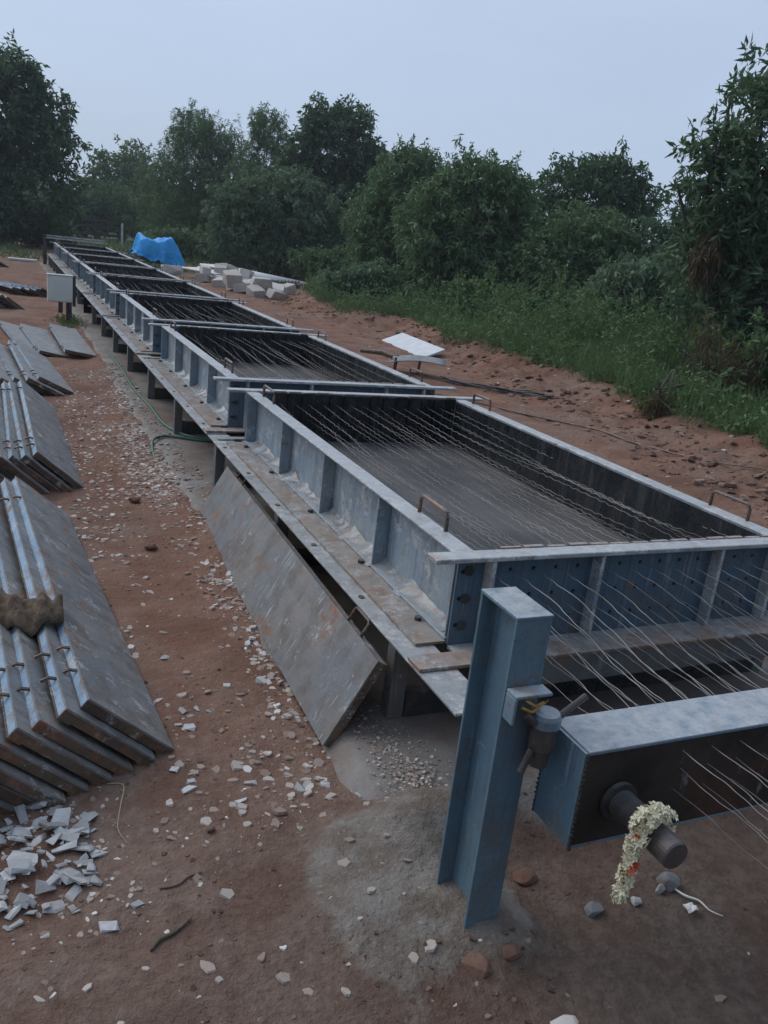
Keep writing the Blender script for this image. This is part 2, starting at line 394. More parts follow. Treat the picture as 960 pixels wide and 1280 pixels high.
def make_mould():
    t = thing('steel_mould', 'x', 'mould', (CX, STARTS[0], .36), group='steel moulds in a line along the casting bed')
    # base plate and casting floor
    MB().box(-.962, .962, 0, SL, .002, .012).build('base_plate', M['base'], t)
    MB().box(-HW + .002, HW - .002, .012, SL - .012, .013, .026).build('casting_floor', M['floor'], t)
    for s in (-1, 1):
        a, b = sorted((s * HW, s * (HW + .01)))
        r = MB(); r.box(a, b, .004, SL - .004, .0135, .349)
        a, b = sorted((s * (HW + .0105), s * (HW + .083))); r.box(a, b, .004, SL - .004, .0135, .0235)
        rail = r.build('side_rail', M['mould'], t, bevel=.002)
        a, b = sorted((s * (HW - .003), s * (HW + .085)))
        MB().box(a, b, .004, SL - .004, .350, .361).build('top_flange', M['mould_top'], rail, bevel=.003)
        a, b = sorted((s * (HW - .0035), s * (HW - .0005)))
        MB().box(a, b, .03, SL - .03, .028, .345).build('liner', M['inner'], rail)
        for q in (.012, .74, 1.47, 2.22, SL - .022):
            a, b = sorted((s * (HW + .011), s * (HW + .078)))
            MB().box(a, b, q, q + .010, .0245, .3485).build('stiffener', M['mould'], rail, bevel=.0015)
        # dried cement spilled along the web foot
        w = MB(); prev = None; V = []; Fs = []
        ys = np.arange(.05, SL - .05, .018)
        for i, q in enumerate(ys):
            k = max(0.002, .028 + .075 * float(fbm(q * 9, s * 3.0, 5, 3)))
            V += [(s * (HW + .0108), q, .024 + k * 1.05), (s * (HW + .0115 + k * .5), q, .0245 + k * .42), (s * (HW + .012 + k * 1.9), q, .0242 - (.0105 if k * 1.9 > .072 else 0))]
            if i: o = 3 * i; Fs += [(o - 3, o - 2, o + 1, o), (o - 2, o - 1, o + 2, o + 1)]
        w.add(V, Fs); w.build('cement_crust', M['dust'], rail, smooth=True)
        for q in (.36, 2.78):
            hx = s * (HW + (.008 if s < 0 else .072)); h = MB()
            pts = [(hx, q - .12, .361), (hx, q - .12, .418), (hx, q - .112, .432), (hx, q - .098, .437), (hx, q + .098, .437), (hx, q + .112, .432), (hx, q + .12, .418), (hx, q + .12, .361)]
            h.tube(pts, .0085, 8); h.build('handle', M['rusty'], rail, smooth=True)
        for q in (.19, .80, 1.53, 2.28, 2.9):
            c = s * (HW + .105); b_ = MB()
            b_.prism([(c + .016 * math.cos(k * PI / 3), q + .016 * math.sin(k * PI / 3)) for k in range(6)], .0125, .026)
            b_.build('bolt', M['dark'], rail)
    for e, y0, d in (('front', 0, -1), ('rear', SL, 1)):
        r = MB(); a, b = sorted((y0 + d * .001, y0 + d * .011)); r.box(-.835, .835, a, b, .0, .352)
        ep = r.build('end_plate', M['endpl'], t, bevel=.0015)
        a, b = sorted((y0 - d * .004, y0 + d * .076))
        V = MB(); V.box(-.963, 1.0, a, b, .3535, .3715); V.build('top_flange', M['mould_top'], ep, bevel=.003)
        a, b = sorted((y0 + d * .0115, y0 + d * .085))
        MB().box(-.835, .835, a, b, -.012, .0).build('bottom_flange', M['ledge'], ep)
        for x in (-.715, -.225, .392, .715):
            a, b = sorted((y0 + d * .0115, y0 + d * .066))
            MB().box(x - .009, x + .009, a, b, .0005, .353).build('stiffener', M['rib'], ep, bevel=.0015)
        for x in (-.79, .79):
            for z in (.30, .19, .08):
                k = MB(); Mx = Matrix.Translation((x, y0 + d * .0115, z)) @ Matrix.Rotation(-d * PI / 2, 4, 'X')
                k.prism([(.019 * math.cos(j * PI / 3), .019 * math.sin(j * PI / 3)) for j in range(6)], 0, .013, Mx)
                k.build('bolt', M['dark'], ep)
        # slotted comb strips that guide the wires, behind the plate
        cmb = MB(); rr = random.Random(5)
        for x in COLX:
            xx = x - CX - .051
            if xx < -HW + .005: continue
            a, b = sorted((y0 - d * .0045, y0 - d * .020 - d * rr.random() * .006))
            cmb.box(xx + .003, min(xx + .0985, HW - .005), a, b, .028, .352 + rr.random() * .011)
        xx = COLX[-1] - CX + .0515
        cmb.build('wire_comb', M['inner'], ep)
        cap = MB()
        for x in COLX:
            xx = x - CX - .051
            if xx < -HW + .005: continue
            a, b = sorted((y0 - d * .0045, y0 - d * (.016 + rr.random() * .010)))
            cap.box(xx + .004 + rr.random() * .012, min(xx + .094, HW - .006), a, b, .3655, .3725 + rr.random() * .004)
        cap.build('comb_edge', M['base'], ep)
    return t
mould = make_mould()
for i, y in enumerate(STARTS):
    o = mould if i == 0 else dup(mould)
    o.location = (CX, y, .36)
    o['label'] = ['long blue-grey steel mould nearest the upright post, its floor showing grey under the wires',
                  'dark wire-strung steel mould next beyond the nearest one'][i] if i < 2 else \
                 f'{ORD[i]} steel mould along the bed counted from the blue post'
tag(mould, 'long blue-grey steel mould nearest the blue post, its floor showing grey under wires')

LEGY = [2.62, 4.2, 5.72, 7.33, 8.86, 10.5, 12.0, 13.57, 15.07, 16.73, 18.3, 19.85, 21.4, 22.95, 24.5, 26.05, 27.6, 29.15, 30.3]
for i, y0 in enumerate(STARTS):
    ya = y0 - (.46 if i == 0 else .20); yb = (STARTS[i + 1] - .24) if i < 7 else y0 + SL + .1
    t = thing('support_frame', f'steel ledge frame on stub legs carrying the {ORD[i]} mould from the blue post' if i else
              'steel frame of ledges and stub legs carrying the mould nearest the blue post', 'support frame', (CX, y0, 0), group='support frames under the moulds')
    for s in (-1, 1):
        jit = .006 * (i % 3 - 1)
        l = MB(); a, b = sorted((s * (.89 + jit), s * 1.035)); l.box(a, b, ya - y0, yb - y0, .348, .3585)
        a, b = sorted((s * .89, s * .90)); l.box(a, b, ya - y0 + .02, yb - y0 - .02, .27, .3475)
        lo = l.build('ledge', M['ledge'], t, bevel=.002)
        for q in np.arange(ya - y0 + .3, yb - y0 - .1, .62):
            k = MB(); c = s * .995
            k.prism([(c + .013 * math.cos(j * PI / 4), q + .017 * math.sin(j * PI / 4)) for j in range(8)], .359, .3625)
            k.build('bolt_hole', M['dark'], lo)
    for ly in LEGY:
        if ya <= ly < yb + .24:
            for s in (-1, 1):
                k = MB(); a, b = sorted((s * .93, s * .997)); k.box(a, b, ly - y0 - .033, ly - y0 + .033, -.012, .325)
                lg = k.build('leg', M['leg'], t, bevel=.003)
                k = MB(); a, b = sorted((s * .92, s * 1.012)); k.box(a, b, ly - y0 - .05, ly - y0 + .04, .326, .334); k.box(a + .004, b - .006, ly - y0 - .045, ly - y0 + .05, .335, .347)
                k.build('shim', M['ledge'], lg)
            MB().box(-.925, .925, ly - y0 - .03, ly - y0 + .03, .002, .11).build('cross_beam', M['dark'], t)
    k = MB(); k.box(-1.035, 1.0, -.19, -.085, .360, .3735); e = k.build('end_beam', M['base'], t, bevel=.002)
    k = MB(); k.box(-.72, .9, -.185, -.175, .25, .3595); k.build('apron', M['leg'], e)
    k = MB(); k.box(-1.0, 1.0, SL + .085, SL + .15, .360, .3725); k.build('end_beam', M['ledge'], t, bevel=.002)

# ------------------------------------------------------------------ the wires
def wire_mesh(row, var):
    rr = random.Random(100 * row + var)
    plates = sorted([y for s in STARTS for y in (s, s + SL)])
    ys = np.concatenate([np.arange(-.6, 10, .0125), np.arange(10, 18, .025), np.arange(18, 31.2, .1)])
    x = np.zeros_like(ys); z = np.full_like(ys, ROWZ[row])
    # bunching down to the tensioning beam
    zb = [.575, .52, .455][row]
    tt = sst(2.3, 1.6, ys); z = z + (zb - ROWZ[row]) * tt
    # slack wander inside every bay
    for a, b in zip(plates[:-1], plates[1:]):
        m = (ys > a) & (ys < b); q = (ys[m] - a) / (b - a)
        amp = 1 if b - a > 1 else .1
        x[m] += amp * np.sin(PI * q) * rr.uniform(-.06, .06) + amp * np.sin(2 * PI * q) * rr.uniform(-.035, .035)
        z[m] += amp * np.sin(PI * q) * rr.uniform(-.07, .01) + amp * np.sin(2 * PI * q) * rr.uniform(-.02, .02)
    ph = rr.random() * 6
    wl = .068
    fade = sst(30, 12, ys) * (1 - .75 * sst(2.5, 2.3, ys)); lz = .004 * sst(2.6, 2.2, ys)
    wob = fbm(ys * 1.3, ys * 0 + var, 2, row) * 5
    x = x + .0036 * np.sin(2 * PI * ys / wl + ph + wob) * fade + .010 * fbm(ys * 1.2, ys * 0, 3, var + 7) + lz * np.sin(2 * PI * ys / .23 + ph)
    z = z + .0028 * np.cos(2 * PI * ys / (wl * 1.31) + ph + wob) * fade + .010 * fbm(ys * 1.1, ys * 0 + 5, 3, var + 17)
    n = 4; V = []; wr = .00155
    for k in range(n):
        a = 2 * PI * k / n + .4
        V.append(np.stack([x + wr * math.cos(a), ys, z + wr * math.sin(a)], -1))
    V = np.stack(V, 1).reshape(-1, 3)
    i = np.arange(len(ys) - 1)[:, None] * n; k = np.arange(n)[None, :]
    F = np.stack([i + k, i + (k + 1) % n, i + n + (k + 1) % n, i + n + k], -1).reshape(-1, 4)
    m = np_mesh('wavy_wire', V, F); m.materials.append(M['wire']); return m
wm = {(r, v): wire_mesh(r, v) for r in range(3) for v in range(7)}
k = 0
for r in range(3):
    for c, x in enumerate(COLX):
        o = bpy.data.objects.new('wavy_wire', wm[(r, (c * 3 + r) % 7)]); COL.objects.link(o); o.location = (x, 0, 0)
        tag(o, 'thin wavy grey steel wire strung lengthwise through the line of moulds', 'wire', 'prestressing wires strung through the moulds')

# ------------------------------------------------------------------ post, beam, screw and garland
def make_post():
    t = thing('steel_post', 'upright blue I-section steel post with pale capped top, set in concrete in front', 'post', (1.18, 1.66, 0))
    p = MB(); p.box(-.052, .052, -.09, -.081, -.1, .918); p.box(-.052, .052, .081, .09, -.1, .918); p.box(-.004, .004, -.0805, .0805, -.1, .918)
    p.build('column', M['post'], t, bevel=.0015)
    MB().box(-.054, .054, -.092, .092, .9185, .928).build('cap_plate', M['post'], t, bevel=.0015)
    return t
pst = make_post()
b = thing('bracket', 'small blue steel angle bracket welded across the front of the blue post', 'bracket', (1.18, 1.5685, .655))
MB().box(-.052, .056, -.050, -.001, .073, .082).box(-.052, -.044, -.048, -.001, .0, .0725).build('angle', M['beam'], b, bevel=.002)
MB().tube([(-.02, -.045, .068), (.01, -.05, .05), (-.01, -.035, .03), (.03, -.046, .055), (.05, -.04, .06), (.0, -.05, .035), (-.03, -.046, .05)], .0045, 6).build('tie_cord', simple('ochre_cord', (.30, .19, .06), (.42, .28, .10), 40), b, smooth=True)
t = thing('screw_jack', 'small round steel jack with stub bars wedged between post and beam', 'jack', (1.236, 1.53, .625))
MB().tube([(0, 0, .018), (0, 0, .042), (0, 0, .052), (0, 0, .056)], [.040, .040, .034, .02], 24).build('cap', M['beam'], t, smooth=False)
MB().tube([(0, 0, .0175), (0, .0, -.05), (0, 0, -.055), (.0, .0, -.10)], [.034, .034, .028, .025], 20).build('body', M['darkrod'], t)
for p, q in (((.045, 0, .035), (.125, .012, .075)), ((-.04, -.01, .03), (-.075, -.015, .062)), ((-.035, -.01, -.045), (-.06, -.015, -.105))):
    MB().tube([p, q], .0095, 10).build('handle_bar', M['darkrod'], t)

t = thing('tensioning_beam', 'big blue box beam lying across the front, its near face black with grease', 'beam', (1.298, 1.502, .473))
k = MB(); L = 2.15
k.box(.004, L, -.082, .082, .1335, .144); k.box(.004, L, -.082, .082, -.144, -.1335); k.box(.004, L, .072, .0815, -.133, .133).box(L + .0005, L + .008, -.079, .079, -.14, .14)
k.build('box_section', M['beam'], t, bevel=.002)
def mk_grease():
    n = N('greasy_face')
    x, y, z = n.sep(n.pos)
    col = n.mix(n.step(n.noise(6, 6, .65), .35, .65), (.018, .016, .015), (.045, .036, .03))
    col = n.mix(n.math('MULTIPLY', n.step(n.noise(4.5, 6, .7), .48, .66), n.step(x, 1.5, 1.75)), col, (.075, .038, .024))
    st = n.step(n.noise(1, 5, .7, n.map((16, 16, 4.5), loc=(2, 0, 0))), .60, .68)
    col = n.mix(n.math('MULTIPLY', st, n.math('MULTIPLY', n.step(x, 1.52, 1.62), .7)), col, (.20, .21, .22))
    return n.fin(col, .62, 0, n.bump(n.noise(40, 6, .7), .4, .006), .4)
MB().box(.004, L, -.0815, -.072, -.133, .133).build('front_face', mk_grease(), t)
MB().box(-.004, .0035, -.079, .079, -.14, .14).build('end_cap', M['post'], t)
wd = MB()
for (ya, za, yb, zb) in ((-.083, -.144, -.083, .144), (.083, -.144, .083, .144)):
    pts = []; rs = []
    for q in np.linspace(0, 1, 60):
        pts.append((-.001 + rnd.uniform(-.0015, .0015), ya + (yb - ya) * q + rnd.uniform(-.001, .001), za + (zb - za) * q)); rs.append(.0045 + .0022 * math.sin(q * 130) + rnd.uniform(-.0008, .0008))
    wd.tube(pts, rs, 6)
wd.build('weld_bead', M['dark'], t, smooth=True)

t = thing('screw_rod', 'thick dark threaded rod run through the beam end, garland on its tip', 'screw rod', (1.42, 1.5, .462))
pts = []; rs = []
for y in np.arange(-.29, -.235, .01): pts.append((0, y, 0)); rs.append(.0385)
k = MB(); k.tube([(0, -.305, 0), (0, -.30, 0), (0, -.17, 0)], [.034, .037, .037], 24); k.build('rod', M['darkrod'], t, smooth=False)
pts = []; rs = []
for i, y in enumerate(np.arange(-.17, -.083, .004)): pts.append((0, y, 0)); rs.append(.040 if i % 2 else .036)
MB().tube(pts, rs, 24).build('thread', M['dark'], t)
MB().tube([(0, -.097, 0), (0, -.0835, 0)], .054, 28).build('washer', M['dark'], t)
MB().tube([(0, .083, 0), (0, .10, 0)], .05, 20).build('nut', M['dark'], t)

t = thing('flower_garland', 'short garland of cream jasmine flowers hung over the rusty rod', 'garland', (1.395, 1.275, .46))
path = [Vector(p) for p in ((.055, .0, .015), (.045, 0, .05), (.01, 0, .068), (-.022, -.005, .052), (-.035, -.008, .01), (-.038, -.008, -.04), (-.042, -.008, -.09), (-.044, -.008, -.135), (-.05, -.008, -.165))]
fl = MB(); rp = MB()
def flower(mb, c, r, ax):
    u = ax.orthogonal().normalized(); w = ax.cross(u)
    for j in range(6):
        a = j * PI / 3 + rnd.random() * .5; d = u * math.cos(a) + w * math.sin(a); s_ = ax.cross(d)
        mb.add([c, c + d * r * .6 + s_ * r * .28 + ax * r * .35, c + d * r * 1.1 + ax * r * .25, c + d * r * .6 - s_ * r * .28 + ax * r * .35], [(0, 1, 2, 3)])
    mb.tube([c - ax * r * .7, c + ax * r * .1], [r * .12, r * .25], 5)
for q in range(230):
    s_ = rnd.random() ** .85 * (len(path) - 1.001); i = int(s_); p = path[i].lerp(path[i + 1], s_ - i)
    wide = .026 if s_ < 4.2 else .016 - .002 * (s_ - 5)
    off = Vector((rnd.gauss(0, 1), rnd.gauss(0, 1), rnd.gauss(0, 1))).normalized()
    flower(fl, p + off * wide * rnd.uniform(.5, 1.1), rnd.uniform(.011, .017), (off + Vector((0, -.3, .2))).normalized())
for c in ((-.052, -.02, .025), (-.05, -.02, .03), (-.045, -.024, -.052), (-.04, -.026, -.06), (-.036, -.026, -.05), (-.05, -.026, -.066)):
    for _ in range(2): flower(rp, Vector(c), .010, Vector((rnd.uniform(-1, 1), -1, rnd.uniform(-.5, .5))).normalized())
fl.build('flowers', M['flower'], t); rp.build('red_flowers', M['redpetal'], t)
MB().tube(path, .003, 6).build('string', M['straw'], t)

# far anchorage: post and cross beams at the other end
fp = dup(pst); fp.location = (1.24, 30.75, 0); fp['label'] = 'dark far upright post at the other end of the mould line'
for ch in fp.children: ch.data = ch.data.copy(); ch.data.materials[0] = M['dark']
for z, y in ((.915, 31.2), (.86, 30.62)):
    t = tag(MB().box(0, 1.9, -.05, .05, -.04, .0).build('cross_bar', M['mould_top'], loc=(1.26, y, z)), 'pale steel bar lying across the far end of the mould line, ' + ('upper one' if z > .9 else 'lower one'), 'bar', 'bars across the far end')

# ------------------------------------------------------------------ shutter panels
def make_panel(L=2.68, W=.39, plate='plate', pegs=True, handle=False, chan='chan', T=.047):
    """lower long edge on the local y axis, plate rising towards -x; top face z=0"""
    t = thing('shutter_panel', 'x', 'shutter panel')
    pm = MB(); ny_ = 22; V = []; Fs = []
    for zz in (-.008, 0):
        for i in range(ny_ + 1):
            y = L * i / ny_
            for j in range(7):
                u = j / 6
                e = .006 * float(fbm(y * 3.1, 1.3 * j + 4, 4, 91)) * (1 if 0 < j < 6 else .35)
                V.append((-W * u + (.010 * float(fbm(y * 5, 9.1, 4, 92)) if j == 0 else .006 * float(fbm(y * 5, 3.1, 4, 93)) if j == 6 else 0), y, zz + e))
    A_ = (ny_ + 1) * 7
    for i in range(ny_):
        for j in range(6):
            o_ = i * 7 + j
            Fs += [(o_, o_ + 7, o_ + 8, o_ + 1), (A_ + o_, A_ + o_ + 1, A_ + o_ + 8, A_ + o_ + 7)]
        o_ = i * 7; Fs += [(o_, A_ + o_, A_ + o_ + 7, o_ + 7), (o_ + 6, o_ + 13, A_ + o_ + 13, A_ + o_ + 6)]
    for j in range(6):
        Fs += [(j, j + 1, A_ + j + 1, A_ + j), (ny_ * 7 + j, A_ + ny_ * 7 + j, A_ + ny_ * 7 + j + 1, ny_ * 7 + j + 1)]
    pm.add(V, Fs); pm.build('plate', M[plate], t)

    MB().box(-W + .0035, -W + .010, .012, L - .012, -T + .006, -.0085).build('edge_channel', M[chan], t)
    MB().box(-W, -W + .05, .002, L - .002, -T, -T + .0055).box(-.05, -.001, .002, L - .002, -T, -T + .0055).box(-.008, -.002, .012, L - .012, -T + .006, -.0085).build('lip', M['rusty'], t)
    for y in (.002, L - .0095):
        MB().box(-W + .002, -.002, y, y + .0075, -T + .006, -.0085).build('end_bar', M['rusty'], t)
    if pegs:
        for y in (.22, .40, L - .40):
            MB().tube([(-W + .015, y, -.006), (-W - .022, y + .005, -T * .55), (-W - .03, y + .01, -T * 1.1)], .007, 6).build('peg', M['rusty'], t)
    if handle:
        for y in (.30, L - .30):
            MB().tube([(-W + .02, y - .075, -.02), (-W - .055, y - .075, -.02), (-W - .065, y - .065, -.02), (-W - .065, y + .065, -.02), (-W - .055, y + .075, -.02), (-W + .02, y + .075, -.02)], .007, 8).build('handle', M['rusty'], t, smooth=True)
    return t
def orient(o, x, y, z, yaw, tilt, roll=0.0):
    o.location = (x, y, z)
    o.rotation_euler = (Matrix.Rotation(yaw, 3, 'Z') @ Matrix.Rotation(tilt, 3, 'Y') @ Matrix.Rotation(roll, 3, 'X')).to_euler()
R = math.radians
pan = make_panel()
G = 'steel shutter panels stacked on the left of the path'
wordn = ['topmost panel', 'second panel down', 'third panel down', 'fourth panel down', 'fifth panel down', 'sixth panel down', 'seventh panel down', 'bottom panel']
def stack(desc, spec, proto, extra=None):
    for i, (x, y, yaw, tilt) in enumerate(spec):
        o = proto[0] if proto[1] == 0 else dup(proto[0]); proto[1] += 1
        orient(o, x, y, gh(x, y) + .010, R(yaw), R(tilt))
        o['group'] = G; o['label'] = (extra[i] if extra and i < len(extra) else f'grey steel shutter, {wordn[i]} of the {desc}')
P = [pan, 0]
stack('leaning stack under the brown rag', [(.525, 2.655, 4.1, 41), (.452, 2.60, 3.8, 41), (.372, 2.565, 4.4, 40), (.300, 2.525, 3.8, 41.5), (.222, 2.50, 4.4, 41), (.148, 2.455, 3.9, 41.5), (.070, 2.47, 4.3, 40.5), (-.004, 2.44, 4.0, 41)], P)
stack('leaning stack second from the rag', [(.475, 5.93, 1.2, 41), (.40, 5.87, 1.6, 41), (.325, 5.86, .9, 40), (.25, 5.80, 1.5, 41.5), (.175, 5.83, 1.1, 41), (.10, 5.78, 1.3, 41), (.02, 5.8, 1.2, 41)], P)
stack('jumbled stack before the flat panels', [(.66, 9.32, 4.5, 26), (.55, 9.18, 3.5, 27), (.43, 9.25, 5.5, 25), (.30, 9.1, 2.5, 27), (.16, 9.2, 4, 26)], P)
stack('flat pair', [(1.085, 11.62, 1.5, 9), (.78, 11.72, 4.0, 11), (.55, 11.95, 5.5, 13)], P,
      ['wide grey panel lying flat beside the concrete strip, before the grey box', 'grey panel lying flat, middle of the three before the grey box', 'grey panel lying flat, left one of the three before the grey box'])
stack('far leaning stack left of grey box', [(.36, 17.2, 13, 36), (.26, 17.1, 12, 37), (.15, 17.2, 14, 36), (.02, 17.1, 13, 37)], P)
stack('fanned pile beside the grey box', [(1.02, 20.2, 38, 22), (.93, 20.0, 33, 23), (.80, 19.9, 29, 24), (.66, 19.9, 24, 25), (.5, 19.9, 20, 25)], P)
stack('x', [(.16, 28.5, 20, 30)], P, ['grey panel tilted alone at the far end of the row of stacks'])
lean = make_panel(L=2.68, W=.385, plate='lean', pegs=False, handle=True, chan='ledge')
orient(lean, 1.052, 2.545, -.045, R(-1.25), R(180 - 62)); 
lean['label'] = 'scratched grey shutter panel leaning alone against the ledge of the nearest mould'; lean['group'] = 'shutter panel leaning on the bed'
# top face must look left-up: flip so that the plate faces the path
lean.rotation_euler = (Matrix.Rotation(R(-1.25), 3, 'Z') @ Matrix.Rotation(R(-62), 3, 'Y')).to_euler()
for ch in lean.children: pass
lean.scale = (-1, 1, 1)
lean.rotation_euler = (Matrix.Rotation(R(-1.25), 3, 'Z') @ Matrix.Rotation(R(-61), 3, 'Y')).to_euler()
sup = tag(MB().box(-.12, .12, 0, .16, 0, .17).build('concrete_block', M['greyrock'], bevel=.012, loc=(-.18, 2.36, -.07)), 'rough grey block under the front of the nearest panel stack', 'block')

# brown rag thrown over the nearest stack
V = []; Fs = []; nu, nv = 34, 18
for i in range(nu):
    for j in range(nv):
        u = i / (nu - 1); w = j / (nv - 1)
        x = -.12 + .31 * u; y = 3.22 + (.20 + .10 * (1 - u)) * w + .03 * math.sin(u * 7)
        base = .225 + .02 * math.sin(x * 70) * .5
        z = base + .055 * math.sin(PI * w) * (1 - .35 * u) + .10 * float(fbm(u * 8, w * 5, 5, 3)) 
        if w in (0, 1) or u == 1: z -= .02
        V.append((x, y, z)); 
        if i and j: o = i * nv + j; Fs.append((o - nv - 1, o - 1, o, o - nv))
mb = MB(); mb.add(V, Fs); rag = mb.build('rag', M['cloth'], smooth=True)
sd = rag.modifiers.new('thick', 'SOLIDIFY'); sd.thickness = .012
tag(rag, 'crumpled dirty brown rag thrown over the nearest stack of panels', 'rag')

# ------------------------------------------------------------------ electric box, hose
t = thing('electrical_box', 'pale grey metal switch box on a dark post beside the mould line', 'switch box', (.84, 15.35, gh(.84, 15.35)))
MB().box(-.19, .20, -.07, .07, .36, .79).build('cabinet', M['boxgrey'], t, bevel=.006)
MB().box(-.165, .19, -.084, -.0705, .375, .775).build('door', M['boxgrey'], t, bevel=.004)
MB().box(-.20, .21, -.09, .08, .791, .80).build('lid', M['boxgrey'], t)
MB().box(.10, .19, -.02, .06, -.1, .36).build('post', M['dark'], t, bevel=.003)
MB().box(-.02, .05, .0, .05, .18, .3595).build('conduit', M['dark'], t)
MB().box(.202, .25, -.03, .05, .30, .80).build('side_plate', M['dark'], t)
hp = [(1.62, 7.02, .012), (1.50, 7.04, .012), (1.36, 7.12, .014), (1.22, 7.16, .014), (1.11, 7.02, .016), (1.065, 6.75, -.01), (1.062, 6.5, -.045)]
def spline(pts, n=8):
    pts = [Vector(p) for p in pts]; out = []
    for i in range(len(pts) - 1):
        p0, p1, p2, p3 = pts[max(i - 1, 0)], pts[i], pts[i + 1], pts[min(i + 2, len(pts) - 1)]
        for k in range(n):
            t_ = k / n
            out.append(.5 * ((2 * p1) + (p2 - p0) * t_ + (2 * p0 - 5 * p1 + 4 * p2 - p3) * t_ ** 2 + (3 * p1 - p0 - 3 * p2 + p3) * t_ ** 3))
    return out + [pts[-1]]
h = MB(); h.tube(spline(hp), .011, 8)
hp2 = [(1.62, 7.06, .012), (1.42, 7.2, .014), (1.30, 7.6, .014), (1.285, 8.4, .014), (1.25, 9.4, .014), (1.27, 10.6, .014), (1.24, 12.2, .014)]
h.tube(spline(hp2), .011, 8)
tag(h.build('garden_hose', M['hose'], smooth=True), 'green hose looped over the concrete strip and running along it', 'hose')

# ------------------------------------------------------------------ stones and chips
def hull(name, sx, sy, sz, seed, n=14, loc=(0, 0, 0), rot=(0, 0, 0), mat=None, boxy=.0, jit=1.0):
    rr = random.Random(seed); bm = bmesh.new()
    for k in range(n):
        p = Vector((rr.gauss(0, 1), rr.gauss(0, 1), rr.gauss(0, 1)))
        if boxy >= .8 and k < 8:
            p = Vector(((k & 1) * 2 - 1 + rr.uniform(-.7, .25) * jit * (1 if not k & 1 else -1) * -1, ((k >> 1) & 1) * 2 - 1 + rr.uniform(-.25, .75) * jit * (-1 if (k >> 1) & 1 else 1), (k >> 2) * 2 - 1 + rr.uniform(-.15, .15)))
            bm.verts.new((p.x * sx, p.y * sy, p.z * sz)); continue
        if boxy >= .8 and k >= 10: break
        if p.length < 1e-3: continue
        p.normalize(); q = p / max(abs(p.x), abs(p.y), abs(p.z)); p = p.lerp(q, boxy) * rr.uniform(.85, 1.0)
        bm.verts.new((p.x * sx, p.y * sy, p.z * sz))
    r = bmesh.ops.convex_hull(bm, input=bm.verts)
    bmesh.ops.delete(bm, geom=[v for v in bm.verts if not v.link_faces], context='VERTS')
    bmesh.ops.bevel(bm, geom=bm.edges[:], offset=min(sx, sy, sz) * .07, segments=1, affect='EDGES')
    me = bpy.data.meshes.new(name); bm.to_mesh(me); bm.free()
    o = link(name, me, mat); o.location = loc; o.rotation_euler = rot; return o
def scatter(name, n, fn, mat, label, cat, group, size, flat=.3, boxy=.8, nv=5, lift=.25, tilt=.35):
    protos = []
    for k in range(nv):
        protos.append(hull(name, 1, .72, flat, 31 * k + len(name), 16, mat=mat, boxy=boxy))
    for i in range(n):
        o = protos[i] if i < nv else protos[i % nv].copy()
        if i >= nv: COL.objects.link(o)
        x, y, dz, sm = fn(i); s = size * sm * rnd.uniform(.6, 1.25)
        o.scale = (s, s * rnd.uniform(.7, 1.1), s * rnd.uniform(.7, 1.2))
        o.location = (x, y, gh(x, y) + dz + s * flat * lift)
        o.rotation_euler = (rnd.uniform(-tilt, tilt), rnd.uniform(-tilt, tilt), rnd.uniform(0, 6.3))
        tag(o, label, cat, group)
    for o in protos[n:]: bpy.data.objects.remove(o)
def heap_fn(i):
    a = rnd.uniform(0, 6.28); r = math.sqrt(rnd.random())
    x = .06 + .18 * r * math.cos(a); y = 2.22 + .30 * r * math.sin(a)
    return x, y, .045 * (1 - r) * rnd.random(), rnd.choice((.4, .5, .6, .8, 1.0, 1.2))
scatter('rubble_piece', 120, heap_fn, M['rubble'], 'pale broken slab piece in the rubble heap below the nearest panel stack', 'rubble', 'rubble heap under the nearest stack', .031, .14, .9, 9, .6, .45)
spots = [(.63, 2.88), (.60, 2.92), (.57, 2.83), (.61, 2.80), (.66, 2.92), (.55, 2.48), (.57, 2.52), (.53, 2.44), (.51, 2.55), (.98, 3.6), (1.0, 3.45), (1.09, 2.25), (.69, 2.33), (.74, 2.42), (.42, 3.3), (.45, 3.15), (.5, 3.0), (.36, 5.1), (.40, 4.95), (.56, 4.62), (.47, 4.9), (.7, 2.9), (.98, 3.1), (.9, 2.35), (1.0, 2.36), (.3, 1.95), (.22, 1.9), (.82, 3.1), (.5, 2.7), (.62, 3.4)]
scatter('stone_chip', len(spots), lambda i: (*spots[i], 0, .85), M['rubble'], 'loose pale stone chip lying on the red dirt path', 'stone', 'loose stone chips on the path', .026, .20, .8, 8, .4, .2)

